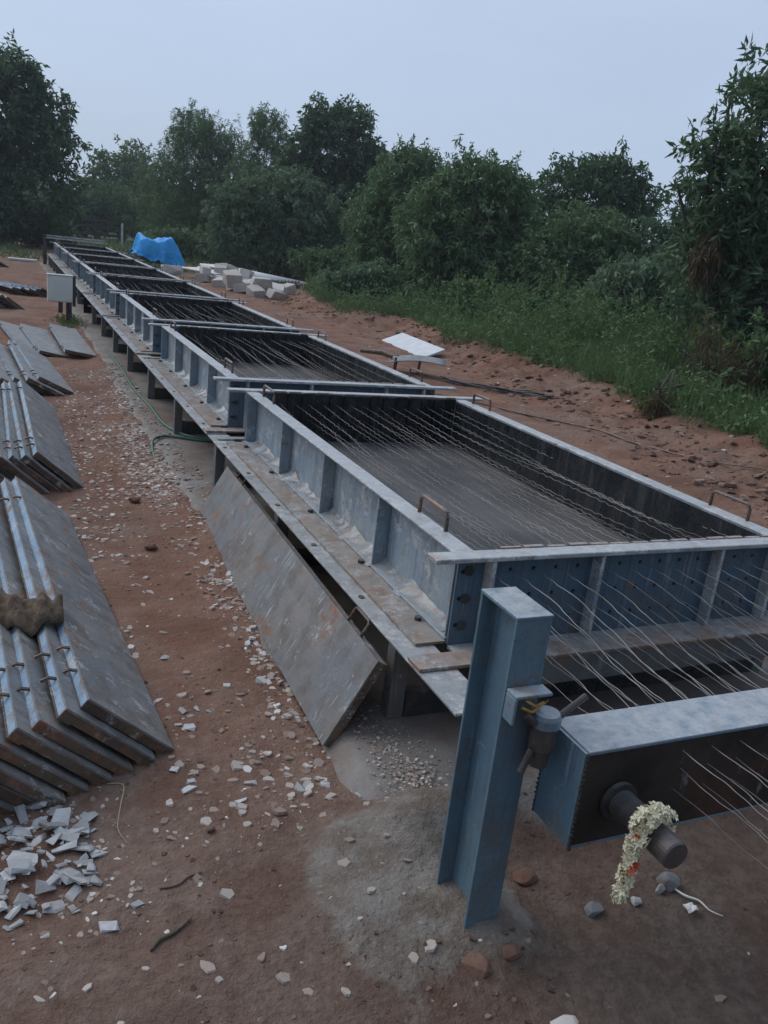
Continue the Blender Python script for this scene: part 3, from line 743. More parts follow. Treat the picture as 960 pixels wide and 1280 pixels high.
def chips_mesh(n, fn, seed, smin, smax):
    g = np.random.default_rng(seed); V = []; F = []; T = []
    for i in range(n):
        x, y = fn(g); k = 6; s = smin * (smax / smin) ** (g.random() ** 2.2)
        zz = gh(x, y) if not (x > 1.13 and x < 3.4 and y > 2.05) else .004
        t_ = g.random(); a0 = g.random() * 6.28; tilt = g.uniform(-.3, .3, 2)
        ang = a0 + (np.arange(k) + g.uniform(-.38, .38, k)) / k * 6.283; rad = s * g.uniform(.7, 1.05, k); el = g.uniform(.5, 1)
        ca, sa = math.cos(a0), math.sin(a0); hh = s * g.uniform(.12, .4)
        o = len(V)
        for lev, sc in ((0, 1.0), (1, .86)):
            for j in range(k):
                px = rad[j] * math.cos(ang[j]) * sc; py = rad[j] * math.sin(ang[j]) * sc * el
                X = px * ca - py * sa; Y = px * sa + py * ca
                V.append((x + X, y + Y, zz - .002 + lev * hh + tilt[0] * X + tilt[1] * Y)); T.append(t_)
        F.append(tuple(o + k + j for j in range(k)))
        for j in range(k): F.append((o + j, o + (j + 1) % k, o + k + (j + 1) % k, o + k + j))
    me = bpy.data.meshes.new('gravel'); me.from_pydata(V, [], F); me.update()
    at = me.attributes.new('tint', 'FLOAT', 'POINT'); at.data.foreach_set('value', T)
    return me
def chip_fn(g):
    while True:
        q = g.random()
        if q < .62:
            y = 2.5 + 8.5 * g.beta(2.1, 2.2); x = 1.13 - abs(g.normal(0, .11 if y < 5 else .2)) - (.0 if y > 3.6 else .05)
            if fbm(x * 4, y * 4, 3, 71) < -.14: continue
        elif q < .84: x = g.uniform(.3, 1.12); y = g.uniform(1.3, 11)
        elif q < .93: x = .5 + g.normal(0, .12); y = g.uniform(2.0, 9)
        elif g.random() < .22: x = g.uniform(-.1, 2.4); y = g.uniform(1.1, 2.4)
        else: x = .95 + g.normal(0, .13); y = 2.4 + g.normal(0, .25)
        if y < 3.2 and g.random() < .45: continue
        if y < 2.15 and g.random() < .6: continue
        if fbm(x * 2.6, y * 1.5, 3, 73) + .25 * (g.random() - .5) < -.13: continue
        if x < 1.13 or y < 2.0: return x, y
tag(link('path_gravel', chips_mesh(14500, chip_fn, 3, .0021, .030), M['chips']), 'scatter of small pale stone chips on the red path', 'gravel', kind='stuff')
def dust_fn(g):
    return 1.27 + g.normal(0, .07), 2.05 + abs(g.normal(0, .32))
def dust2_fn(g):
    return g.uniform(1.13, 1.32), g.uniform(5.2, 11)
m2 = chips_mesh(1500, dust_fn, 5, .0018, .012)
tag(link('cement_crumbs', m2, M['chips']), 'grey cement crumbs on the near end of the strip', 'crumbs', kind='stuff')
tag(link('strip_gravel', chips_mesh(700, dust2_fn, 6, .004, .03), M['chips']), 'stone crumbs scattered along the concrete strip', 'gravel', kind='stuff')
M['soil'] = mk_chip('soil_crumbs', (.075, .048, .035), (.15, .095, .07), (.24, .19, .15))
def soil_fn(g):
    while True:
        x = g.uniform(-.2, 2.6); y = 1.0 + 2.2 * g.random() ** 1.4
        if fbm(x * 3, y * 3, 3, 61) > -.12 + .1 * g.random() and (x < 1.1 or y < 2.0): return x, y
tag(link('soil_crumbs', chips_mesh(4200, soil_fn, 15, .002, .014), M['soil']), 'crumbled dark soil over the near yard', 'soil', kind='stuff')
def heap_grit_fn(g): return .07 + g.normal(0, .15), 2.2 + g.normal(0, .22)
tag(link('heap_grit', chips_mesh(1100, heap_grit_fn, 19, .002, .018), M['chips']), 'fine pale grit in and round the rubble heap', 'grit', kind='stuff')
def path_soil_fn(g): return g.uniform(-.1, 1.12), g.uniform(2.2, 9)
tag(link('path_crumbs', chips_mesh(2600, path_soil_fn, 16, .003, .018), M['soil']), 'crumbs of red soil on the path', 'soil', kind='stuff')
M['redsoil'] = mk_chip('red_clods', (.13, .075, .052), (.21, .125, .09), (.30, .22, .17))
def bank_soil_fn(g):
    y = 4.5 + 26 * g.random() ** 1.5; t_ = float(np.interp(y, TY, TX)); return t_ + g.normal(.15, .42), y
tag(link('bank_clods', chips_mesh(3800, bank_soil_fn, 17, .012, .085), M['redsoil']), 'red earth clods along the broken dirt bank', 'soil', kind='stuff')
def right_fn(g):
    return g.uniform(3.6, 7.9), g.uniform(4, 24)
tag(link('yard_gravel', chips_mesh(420, right_fn, 8, .008, .045), M['chips']), 'sparse chips on the dirt beyond the moulds', 'gravel', kind='stuff')

def single(name, label, cat, x, y, sx, sy, sz, mat, seed, dz=0.0, n=18, boxy=.5, rz=0.0, z=None):
    o = hull(name, sx, sy, sz, seed, n, (x, y, (gh(x, y) if z is None else z) + dz), (rnd.uniform(-.2, .2), rnd.uniform(-.2, .2), rz), mat, boxy)
    return tag(o, label, cat)
single('grey_stone', 'flat blue-grey stone on the dirt below the hanging garland', 'stone', 1.57, 1.56, .034, .025, .02, M['greyrock'], 3, .01)
single('mud_clod', 'rounded brown clod bedded in the concrete at the post foot', 'clod', 1.115, 1.475, .058, .05, .024, M['redclod'], 4, -.006, 34, .25)
single('mud_clod', 'small brown clod right of the post foot', 'clod', 1.22, 1.47, .032, .026, .022, M['redclod'], 14, .006, 26, .3)
single('red_clod', 'red earth clod between the post and the blue beam', 'clod', 1.44, 1.74, .045, .036, .022, M['redclod'], 5, .004, 26, .3)
single('dark_stone', 'dark round stone under the rod tip', 'stone', 1.87, 1.58, .042, .035, .035, M['greyrock'], 6, .02, 30, .2)
single('white_chip', 'pale angular chip on the dirt right of the garland', 'stone', 1.71, 1.54, .022, .018, .014, M['rubble'], 7, .01)
single('white_chip', 'upright white chip beside the dark round stone', 'stone', 1.82, 1.56, .016, .012, .022, M['rubble'], 8, .014)
single('dirt_clod', 'farther brown clod on the red path', 'clod', .77, 5.58, .045, .04, .026, M['redclod'], 9, .02, 30, .2)
single('dirt_clod', 'middle brown clod on the red path, nearer the leaning panel', 'clod', .75, 4.71, .042, .036, .022, M['redclod'], 10, .015, 30, .2)
single('pebble', 'single round brown pebble on the near dirt', 'stone', .56, 2.2, .016, .014, .012, M['brownrock'], 12, .006, 24, .2)
single('dirt_slab', 'pinkish flat stone at the bottom edge of the picture', 'stone', 1.25, 1.25, .04, .03, .012, M['block'], 13, .006)

def lay_tube(name, label, cat, pts, r, mat, dz=.0):
    P_ = [(x, y, gh(x, y) + dz + r * .8) for x, y in pts]
    sp = spline(P_, 6); rs = [r * (1 - .55 * abs(2 * i / (len(sp) - 1) - .8)) for i in range(len(sp))]
    return tag(MB().tube(sp, rs, 6).build(name, mat, smooth=True), label, cat)
lay_tube('twig', 'grey forked twig lying on the dirt near the bottom', 'twig', [(.315, 1.795), (.345, 1.82), (.385, 1.83), (.435, 1.865)], .007, M['twig'])
lay_tube('twig', 'thin reddish stick lying farther up from the grey twig', 'twig', [(.37, 2.0), (.42, 2.005), (.46, 2.03), (.50, 2.035)], .004, M['brownrock'])
lay_tube('straw_stalk', 'bent dry straw beside the rubble heap', 'straw', [(.28, 2.52), (.33, 2.50), (.31, 2.40), (.29, 2.30), (.31, 2.22)], .003, M['straw'])
lay_tube('rusty_cable', 'dark rusty cable trailing along the dirt beyond the moulds', 'cable', [(4.7, 10.2), (5.3, 9.4), (5.7, 8.6), (6.15, 7.7), (6.2, 7.2), (6.3, 6.7), (6.4, 6.1), (6.6, 5.2), (6.9, 4.2)], .014, M['rusty'])
lay_tube('plastic_strip', 'pale crumpled plastic strip lying past the rod tip', 'plastic strip', [(1.86, 1.60), (1.87, 1.57), (1.885, 1.52), (1.915, 1.49), (1.92, 1.45), (1.945, 1.42)], .004, M['paper'], .006)
for lab, x, y, s in (('crumpled white paper scrap near the corner', 1.86, 1.47, .035), ('white cardboard scrap at the edge of the weeds', 7.25, 8.55, .09), ('white scrap on the dirt near the right edge', 6.75, 6.35, .06), ('white scrap in front of the rough dirt bank', 6.6, 10.7, .08)):
    V = []; Fs = []
    for i in range(5):
        for j in range(4):
            V.append((x + s * (i / 4 - .5), y + s * .8 * (j / 3 - .5), gh(x, y) + .012 + s * .35 * rnd.random()))
            if i and j: o = i * 4 + j; Fs.append((o - 5, o - 1, o, o - 4))
    m_ = MB(); m_.add(V, Fs); o = tag(m_.build('paper_scrap', M['paper']), lab, 'scrap'); sm = o.modifiers.new('s', 'SOLIDIFY'); sm.thickness = .004

# ------------------------------------------------------------------ things beyond the bed
# stone blocks
bl = [(6.3, 30.0), (6.0, 28.9), (6.35, 29.6), (6.9, 30.6), (6.7, 29.2), (7.2, 29.6), (6.6, 28.0), (6.25, 27.0), (6.5, 26.2), (6.95, 26.6), (7.4, 27.8), (7.7, 28.6), (6.45, 25.2), (6.9, 25.0), (7.5, 26.2), (6.5, 24.0), (7.0, 23.7), (7.3, 24.6), (7.9, 25.6), (8.1, 27.0), (7.0, 30.0), (7.5, 29.0), (6.8, 29.8)]
protos = [hull('stone_block', .33, .20, .15, 50 + k, 26, mat=M['block'], boxy=.95, jit=.35) for k in range(6)]
bl += [(6.15, 29.2), (6.55, 27.2), (7.15, 25.4), (7.6, 27.2), (6.2, 25.6), (6.75, 24.4)]
for i, (x, y) in enumerate(bl):
    o = protos[i] if i < 6 else protos[i % 6].copy()
    if i >= 6: COL.objects.link(o)
    s = rnd.uniform(.8, 1.2); o.scale = (s, s, s)
    o.location = (x, y, gh(x, y) + .12 + (.26 if 20 <= i < 24 or i > 26 else .0)); o.rotation_euler = (rnd.uniform(-.25, .25), rnd.uniform(-.25, .25), rnd.uniform(0, 3.1))
    tag(o, 'pale rough-cut building stone in the heap beyond the moulds', 'stone block', 'heap of rough building stones')
single('stone_block', 'pale stone block on the ground under the tarp corner', 'stone block', 5.45, 31.6, .40, .3, .17, M['block'], 77, .13, 26, .95)
# corrugated sheets
def corr(L_, W_, wl=.18, amp=.035, n=12):
    V = []; Fs = []; c = int(W_ / wl * n)
    for j in (0, 1):
        for i in range(c + 1): V.append((i / c * W_, j * L_, amp * math.sin(2 * PI * i / n)))
    for i in range(c): Fs.append((i, i + 1, c + 2 + i, c + 1 + i))
    return V, Fs
for q, (dx, dy, dz) in enumerate(((0, 0, .10), (.65, 0, .16), (1.3, 0, .20), (.35, 0, .34))):
    m_ = MB(); v, f = corr(3.6, 1.25); m_.add(v, f); o = m_.build('corrugated_sheet', M['asb'], smooth=True)
    o.modifiers.new('s', 'SOLIDIFY').thickness = .022
    o.location = (8.0 + dx * .74, 27.7 + dx * .67, gh(9.0, 29) + .06 + dz * .6); o.rotation_euler = (R(2.5), R(0), R(42 - 3 * q))
    tag(o, ['lowest', 'second lowest', 'second highest', 'topmost'][q] + ' pale corrugated roofing sheet in the low pile beside the stones', 'roofing sheet', 'pile of corrugated sheets')
# white board leaning on the bank
m_ = MB(); A = Vector((6.72, 15.35, gh(6.72, 15.35) + .02)); B = Vector((6.52, 13.1, gh(6.52, 13.1) + .02))
d = (B - A); w = Vector((.47, .08, .16)); nrm = d.cross(w).normalized() * .03
m_.add([A, B, B + w, A + w, A - nrm, B - nrm, B + w - nrm, A + w - nrm], [(0, 1, 2, 3), (7, 6, 5, 4), (0, 4, 5, 1), (1, 5, 6, 2), (2, 6, 7, 3), (3, 7, 4, 0)])
tag(m_.build('white_board', M['white'], bevel=.004), 'long white board lying tilted against the red dirt bank', 'board')
m_ = MB(); m_.box(-.45, .45, -.2, .2, 0, .06); o = m_.build('white_slab', M['white'], loc=(.6, 32.5, gh(.6, 32.5) + .02)); tag(o, 'small pale slab lying on the far dirt left of the far post', 'slab')
# rusty tray stand
t = thing('metal_tray', 'bent grey metal tray on short rusty legs beyond the second mould', 'tray', (5.55, 11.3, gh(5.55, 11.3)), (0, 0, R(-28)))
V = []; Fs = []
for i in range(9):
    for j in range(5):
        u = i / 8 - .5; w = j / 4 - .5
        V.append((u * .85, w * .5, .22 - .10 * u * u * 4 * .5 + .05 * u + .02 * math.sin(w * 5)))
        if i and j: o_ = i * 5 + j; Fs.append((o_ - 6, o_ - 1, o_, o_ - 5))
m_ = MB(); m_.add(V, Fs); o = m_.build('pan', M['plate'], t, smooth=True); o.modifiers.new('s', 'SOLIDIFY').thickness = .012
for x, y in ((-.3, -.18), (.05, -.18), (-.3, .18), (.05, .18)):
    MB().tube([(x, y, .21), (x - .02, y, -.03)], .018, 6).build('leg', M['rusty'], t)
MB().tube([(-.36, 0, .19), (-.55, .02, .23), (-.85, .06, .22)], [.03, .035, .03], 8).build('handle', M['rusty'], t)
m_ = MB()
for q in range(7):
    pts = [(5.9 + .9 * u + rnd.uniform(-.06, .06), 10.6 - 1.1 * u + rnd.uniform(-.14, .14), gh(5.9 + .9 * u, 10.6 - 1.1 * u) + rnd.uniform(.01, .06)) for u in np.linspace(-.15, 1, 7)]
    m_.tube(spline(pts, 4), .009, 5)
tag(m_.build('wire_bundle', M['dark'], smooth=True), 'tangled dark wire bundle lying on the dirt behind the tray', 'wire bundle')

# blue tarp over a machine
cx, cy = 5.6, 35.0; z0 = gh(cx, cy)
t = thing('covered_machine', 'dark machine frame hidden under the blue tarp', 'machine', (cx, cy, z0))
MB().box(-.85, .6, -.5, .5, .18, .36).build('chassis', M['dark'], t)
for x in (-.75, .5):
    for y in (-.45, .45): MB().box(x - .06, x + .06, y - .05, y + .05, -.05, .18).build('leg', M['dark'], t)
MB().box(-.65, .3, -.35, .35, .361, .78).build('housing', M['dark'], t)
V = []; Fs = []; nu, nv = 56, 44
for i in range(nu):
    for j in range(nv):
        u = i / (nu - 1) * 2 - 1; w = j / (nv - 1) * 2 - 1
        x = u * 1.22; y = w * 1.05
        an = math.atan2(w, u); r = math.hypot(u, w)
        ridge = .88 + .22 * math.exp(-((u + .62) / .20) ** 2) + .10 * math.exp(-((u - .25) / .3) ** 2) - .30 * sst(.35, .9, u)
        drop = float(sst(.50, 1.0, max(abs(u), abs(w))))
        hem = .10 + .34 * float(sst(.3, -.9, u)) + .06 * math.sin(an * 7)
        z = ridge * (1 - drop) + hem * drop
        fold = (.085 * math.sin(an * 9 + r * 2.5) + .04 * math.sin(an * 17 + 1)) * drop
        x *= 1 - .22 * drop; y *= 1 - .24 * drop
        x += fold * math.cos(an) - .12; y += fold * math.sin(an)
        z += + .22 * float(fbm(u * 4.4, w * 4.4, 5, 5)) + .05 * math.sin(u * 9 + w * 4) * (1 - drop)
        V.append((cx + x, cy + y, z0 + float(z) * 1.1))
        if i and j: o_ = i * nv + j; Fs.append((o_ - nv - 1, o_ - 1, o_, o_ - nv))
m_ = MB(); m_.add(V, Fs); o = m_.build('tarpaulin', M['tarp'], smooth=True); o.modifiers.new('s', 'SOLIDIFY').thickness = .01
tag(o, 'bright blue tarp draped in folds over a machine beyond the moulds', 'tarp')
# far fence
t = thing('far_fence', 'low dark fence with a pale post far off below the trees', 'fence', (4.6, 58, gh(4.6, 58)))
for q in (.45, .9, 1.3): MB().box(-2.2, 2.2, -.04, .04, q, q + .16).build('rail', M['dark'], t)
for x in (-2.1, -.7, .7): MB().box(x - .07, x + .07, -.12, -.041, -.1, 1.6).build('post', M['dark'], t)
MB().box(2.2, 2.32, -.14, -.02, -.1, 1.35).build('post', M['asb'], t)

# ------------------------------------------------------------------ plants
def unit(a): return a / np.maximum(np.linalg.norm(a, axis=1, keepdims=True), 1e-6)
def leaves(base, d, l, w, tint, bend, g):
    """one kite-shaped leaf per row"""
    d = unit(d); rv = unit(g.normal(size=d.shape)); s = unit(np.cross(d, rv)); nrm = np.cross(s, d)
    l = l[:, None]; w = w[:, None]
    mid = base + d * l * .45 + nrm * l * .06
    tip = base + d * l; tip[:, 2] -= (bend * l[:, 0])
    V = np.stack([base, mid + s * w * .5, tip, mid - s * w * .5], 1).reshape(-1, 3)
    F = np.arange(len(V)).reshape(-1, 4)
    return V, F, np.repeat(tint, 4)
def crown_mesh(name, lobes, nclump, nleaf, ll, lw, droop, seed, shell=.45, spread=.9, up=.35, sprigs=.06):
    g = np.random.default_rng(seed); L_ = np.array(lobes, float)
    wgt = (L_[:, 3] * L_[:, 4] + L_[:, 4] * L_[:, 5] + L_[:, 3] * L_[:, 5]); k = g.choice(len(L_), nclump, p=wgt / wgt.sum())
    dr = unit(g.normal(size=(nclump, 3)))
    lump = 1 + .9 * fbm(dr[:, 0] * 2.3 + k * 3.1 + dr[:, 2] * 1.7, dr[:, 1] * 2.3 + dr[:, 2] * 2.1, 3, seed % 40)
    rad = (shell + (1 - shell) * g.random(nclump) ** .55) * lump
    sp = g.random(nclump) < sprigs; rad[sp] *= g.uniform(1.05, 1.28, sp.sum())
    c = L_[k, :3] + dr * L_[k, 3:6] * rad[:, None]
    out = unit(dr * .8 + g.normal(size=dr.shape) * .55 + np.array([0, 0, up]))
    ct = g.random(nclump)
    n = nclump * nleaf
    base = np.repeat(c, nleaf, 0); o = np.repeat(out, nleaf, 0)
    along = g.random(n)[:, None] * ll * 1.5
    base = base - o * along + g.normal(size=(n, 3)) * ll * .12
    d = unit(o * .55 + unit(g.normal(size=(n, 3))) * spread + np.array([0, 0, -droop]))
    l = ll * g.uniform(.6, 1.2, n); w = lw * g.uniform(.7, 1.2, n)
    tint = np.clip(np.repeat(ct, nleaf) * .6 + g.random(n) * .42, 0, 1)
    V, F, T = leaves(base, d, l, w, tint, droop * .5, g)
    me = np_mesh(name, V, F, T)
    return me, c
def tree(name, label, cat, loc, lobes, nclump, nleaf, ll, lw, droop, mat, seed, trunk=.14, group=None, limbs=9, **kw):
    z = gh(loc[0], loc[1]) if len(loc) < 3 else loc[2]
    t = thing(name, label, cat, (loc[0], loc[1], z), group=group)
    me, c = crown_mesh('crown', lobes, nclump, nleaf, ll, lw, droop, seed, **kw)
    link('crown', me, M[mat], t)
    rr = random.Random(seed); mb = MB(); L0 = lobes[0]
    hh = max(.4, min(l[2] for l in lobes) * .85)
    fork = Vector((rr.uniform(-.1, .1), rr.uniform(-.1, .1), hh * .75))
    mb.tube(spline([(0, 0, -.15), (rr.uniform(-.04, .04), 0, hh * .35), fork], 5), [trunk * (1.25 - .5 * i / 10) for i in range(11)], 9)
    for i in range(limbs):
        p = Vector(c[rr.randrange(len(c))]); q = fork.lerp(p, .5) + Vector((rr.uniform(-.3, .3), rr.uniform(-.3, .3), rr.uniform(0, .35)))
        s_ = spline([fork, q, p], 6); mb.tube(s_, [trunk * .55 * (1 - .9 * j / (len(s_) - 1)) + .006 for j in range(len(s_))], 6)
    mb.build('trunk', M['bark'], t, smooth=True)
    return t
TG = 'trees beyond the casting yard'
tree('broadleaf_tree', 'tall dark broad tree at the left edge with layered crown', 'tree', (-.3, 44), [(.9, 0, 7.2, 1.4, 1.2, 1.25), (2.1, 0, 5.7, 1.4, 1.2, 1.3), (-.2, 0, 5.6, 2.3, 2.2, 2.4), (-1.8, 0, 4.2, 2.4, 2.2, 2.3), (1.7, 0, 4.6, 2.0, 2.0, 1.5), (1.2, 0, 2.4, 2.6, 2.2, 1.9), (-1.5, -.5, 2.0, 3.0, 2.3, 1.9), (-3.5, 0, 5.4, 2.3, 2.2, 3.0), (.2, .5, 7.0, 1.0, 1.2, 1.1)], 3100, 14, .30, .11, .25, 'darkleaf', 1, .3, TG, 14)
tree('broadleaf_tree', 'hazy rounded tree standing farthest off between the dark left tree and the bamboo', 'tree', (8.6, 72), [(0, 0, 4.6, 2.6, 2.2, 2.6), (1.4, 0, 3.4, 2.6, 2.2, 2.4), (-1.0, 0, 2.6, 2.4, 2.0, 2.2)], 900, 14, .40, .16, .2, 'feather', 2, .25, TG)
tree('broadleaf_tree', 'low far shrubby tree above the dark fence', 'tree', (4.7, 62), [(0, 0, 1.7, 2.2, 1.5, 1.5), (-1.8, 0, 1.5, 1.6, 1.5, 1.4), (2.3, 0, 2.0, 2.2, 1.5, 1.9)], 700, 14, .32, .13, .2, 'darkleaf', 3, .15, TG)
tree('bamboo_clump', 'feathery pale-topped bamboo clump behind the blue tarp', 'tree', (9.9, 50), [(0, 0, 4.6, 2.3, 2.0, 3.0), (-1.2, 0, 3.2, 2.2, 2.0, 2.7), (1.7, 0, 3.8, 2.0, 2.0, 2.8), (-.3, 0, 6.6, 1.2, 1.2, 1.2), (.9, 0, 6.2, 1.1, 1.1, 1.0), (1.0, -1, 1.8, 3.2, 1.6, 1.7)], 2200, 16, .30, .055, .5, 'feather', 4, .12, TG, 14, up=.8, sprigs=.2)
tree('bamboo_clump', 'thin feathery clump rising between the bamboo and the tall dark tree', 'tree', (12.8, 47), [(0, 0, 5.2, 1.1, 1.1, 2.8), (.5, 0, 6.6, .8, .8, 1.3), (-.5, 0, 6.9, .5, .6, 1.2), (-.6, 0, 3.2, 1.4, 1.2, 2.4), (-1.1, 0, 4.4, 1.1, 1.0, 1.6), (1.0, 0, 4.6, 1.1, 1.0, 1.8)], 900, 16, .28, .055, .5, 'feather', 5, .1, TG, up=.8, sprigs=.2)
tree('broadleaf_tree', 'tall dark airy tree rising highest in the middle, behind the pale bushy one', 'tree', (14.2, 40), [(0, 0, 5.6, 1.9, 1.7, 2.0), (-.9, 0, 6.4, 1.2, 1.1, 1.2), (1.4, 0, 5.0, 1.5, 1.4, 1.5), (.6, 0, 6.9, 1.1, 1.1, .9), (2.2, 0, 4.0, 1.3, 1.2, 1.3), (-.4, 0, 3.2, 2.3, 1.8, 2.0), (-1.7, 0, 5.0, 1.1, 1.0, 1.2)], 1750, 13, .27, .10, .3, 'darkleaf', 6, .22, TG, 14)
tree('broadleaf_tree', 'pale grey-green bushy tree with drooping leaves behind the stone heap', 'tree', (10.6, 36), [(0, 0, 2.7, 2.6, 1.8, 1.7), (-1.6, 0, 2.6, 1.6, 1.5, 1.4), (1.5, 0, 2.2, 1.8, 1.6, 1.7), (.6, 0, 3.5, 1.5, 1.3, 1.0), (-.6, -.3, 1.1, 2.8, 1.5, 1.2), (2.4, -.5, 1.2, 1.4, 1.3, 1.3)], 2600, 14, .23, .08, .38, 'paleleaf', 7, .16, TG)
tree('mango_tree', 'mid-green mango tree left of the largest round one', 'tree', (11.9, 26.5), [(0, 0, 3.0, 1.5, 1.3, 1.5), (-.6, 0, 2.0, 1.5, 1.4, 1.5), (.7, 0, 2.6, 1.4, 1.3, 1.7), (.2, 0, 4.0, .9, .9, .75), (.1, -.4, 1.1, 1.9, 1.2, 1.1)], 2300, 14, .20, .058, .38, 'mango', 8, .15, TG)
tree('mango_tree', 'largest rounded mango tree in the middle with long drooping leaves', 'tree', (12.0, 22), [(0, 0, 2.2, 1.8, 1.6, 1.6), (-1.0, 0, 2.0, 1.3, 1.3, 1.5), (1.0, 0, 1.9, 1.3, 1.3, 1.5), (.1, -.2, 3.2, 1.1, 1.1, .75), (-.2, -.8, 1.1, 2.0, 1.1, 1.1), (.9, 0, 3.0, .9, .9, .7)], 2900, 14, .20, .055, .40, 'mango', 9, .16, TG)
tree('mango_tree', 'dark mango tree behind, its top against the sky left of the tall right tree', 'tree', (18.2, 25), [(0, 0, 3.2, 1.8, 1.5, 1.5), (-1.3, 0, 3.0, 1.3, 1.3, 1.6), (1.3, 0, 3.2, 1.3, 1.3, 1.4), (.2, 0, 1.6, 2.6, 1.6, 1.6), (.5, 0, 4.2, 1.1, 1.1, .8)], 1700, 14, .22, .07, .35, 'darkleaf', 10, .2, TG)
tree('mango_tree', 'low leafy mango between the big round one and the weeds', 'tree', (14.0, 19.6), [(0, 0, 1.7, 1.5, 1.2, 1.1), (-.9, 0, 1.1, 1.1, 1.1, 1.0), (.9, 0, 1.4, 1.2, 1.1, 1.2), (-.1, -.4, .8, 1.7, .9, .8)], 1700, 13, .19, .055, .35, 'mango', 11, .1, TG)
tree('mango_tree', 'bright low bush tree in front of the dark right thicket', 'tree', (14.2, 16.5), [(0, 0, 1.0, 1.4, 1.0, .8), (-1.0, 0, .8, .9, .8, .7), (1.1, 0, 1.1, 1.1, 1.0, .9)], 1200, 12, .2, .06, .5, 'paleleaf', 12, .08, TG)
tree('broadleaf_tree', 'dense thicket tree filling the gap right of the low mango', 'tree', (18.0, 18.5), [(0, 0, 1.8, 2.2, 1.5, 1.6), (1.8, 0, 2.0, 1.8, 1.5, 1.8), (-1.6, 0, 1.6, 1.4, 1.2, 1.5)], 1500, 12, .22, .07, .5, 'darkleaf', 22, .15, TG)
tree('broadleaf_tree', 'dark low thicket far back between the pale bushy tree and the mangoes', 'tree', (16.5, 34), [(0, 0, 2.4, 3.0, 1.8, 2.4), (3.0, 0, 2.2, 2.6, 1.8, 2.2), (6.5, 0, 2.0, 3.2, 1.8, 2.0)], 1700, 13, .28, .10, .4, 'darkleaf', 23, .18, TG)
tree('mango_tree', 'tall mango tree at the right edge, open branches against the sky', 'tree', (10.5, 10.3), [(-.75, 0, 2.9, .85, .9, .8), (.0, 0, 3.6, .95, .9, .85), (-.75, 0, 2.1, .7, .8, .6), (.2, 0, 2.3, 1.1, 1.0, .9), (-.3, 0, 1.4, 1.1, 1.1, .8), (1.3, 0, 3.0, 1.1, 1.1, 1.5), (1.0, -.3, 1.0, 1.5, 1.1, 1.0), (.1, .2, 4.35, .75, .7, .5), (-.55, 0, 4.0, .5, .5, .4), (-1.0, 0, 3.3, .45, .5, .4)], 1650, 11, .185, .052, .12, 'darkleaf', 13, .12, TG, 46, sprigs=.22, shell=.3, up=.6)
# far woods behind everything
me, c = crown_mesh('far_woods', [(x_, 96 + 9 * math.sin(x_ * .7), 1.6 + .6 * math.sin(x_ * 1.3), 4.5, 2.5, 2.8 + .7 * math.sin(x_ * .9)) for x_ in range(-34, 92, 5)], 5200, 12, .75, .34, .2, 51)
tag(link('far_woods', me, M['darkleaf']), 'distant wood closing the view behind the trees', 'woods', kind='stuff')
# bushes
BG = 'bushes along the bank'
tree('bush', 'pale green bush at the foot of the mangoes behind the white board', 'bush', (8.9, 21.5), [(0, 0, .55, 1.0, .8, .55), (-.8, 0, .4, .7, .6, .4), (.9, 0, .45, .7, .6, .45)], 900, 11, .15, .06, .4, 'paleleaf', 14, .04, BG, 7)
tree('bush', 'dark bush at the foot of the pale bushy tree near the roofing sheets', 'bush', (12.4, 32.0), [(0, 0, .7, 1.4, .9, .8), (-1.4, .5, .6, 1.1, .8, .6), (1.0, -.6, .7, 1.0, .9, .8)], 900, 11, .2, .08, .4, 'mango', 15, .05, BG, 7)
tree('bush', 'long dim bush behind the blue tarp', 'bush', (9.3, 43.5), [(0, 0, .9, 2.3, 1.0, .9), (2.3, 0, 1.1, 1.6, 1.0, 1.1), (-2.0, 0, .8, 1.3, 1.0, .8)], 800, 11, .24, .10, .3, 'feather', 16, .06, BG, 7)
tree('bush', 'dark low bush at the foot of the tall left tree', 'bush', (-.5, 45.5), [(0, 0, .9, 2.4, 1.0, 1.0), (-2.6, 0, .9, 2.0, 1.0, 1.0), (2.2, 0, .8, 1.6, 1.0, .9)], 900, 12, .24, .10, .3, 'darkleaf', 24, .06, BG, 7)
tree('bush', 'leafy green bush below the largest mango', 'bush', (11.4, 18.2), [(0, 0, .35, .8, .7, .35), (1.3, .3, .65, .6, .6, .65), (-1.2, .3, .4, .6, .6, .45), (2.4, -.3, .3, .7, .6, .3)], 700, 11, .16, .065, .3, 'weed', 17, .04, BG, 7)
tree('dry_bush', 'brown withered bush under the tall right mango', 'bush', (8.75, 8.7), [(0, 0, .45, .42, .45, .4), (-.35, -.1, .85, .22, .25, .35), (.5, -.1, .45, .5, .5, .4)], 150, 9, .18, .018, .8, 'dryleaf', 18, .012, BG, 16)
tree('dry_bush', 'small dry brown plant standing in the weeds at the bank edge', 'bush', (7.15, 7.9), [(0, 0, .14, .2, .2, .18)], 60, 10, .13, .016, .6, 'dryleaf', 19, .012, BG, 5)
tree('dry_bush', 'withered hanging brown branch in the lower crown of the right mango', 'bush', (9.25, 9.9), [(0, 0, 1.9, .2, .2, .35)], 60, 12, .17, .022, 1.0, 'dryleaf', 20, .012, BG, 5)
tree('bush', 'round green shrub at the right edge beside the withered bush', 'bush', (9.7, 8.4), [(0, 0, .5, .6, .6, .45)], 420, 11, .13, .06, .2, 'weed', 21, .03, BG, 6)

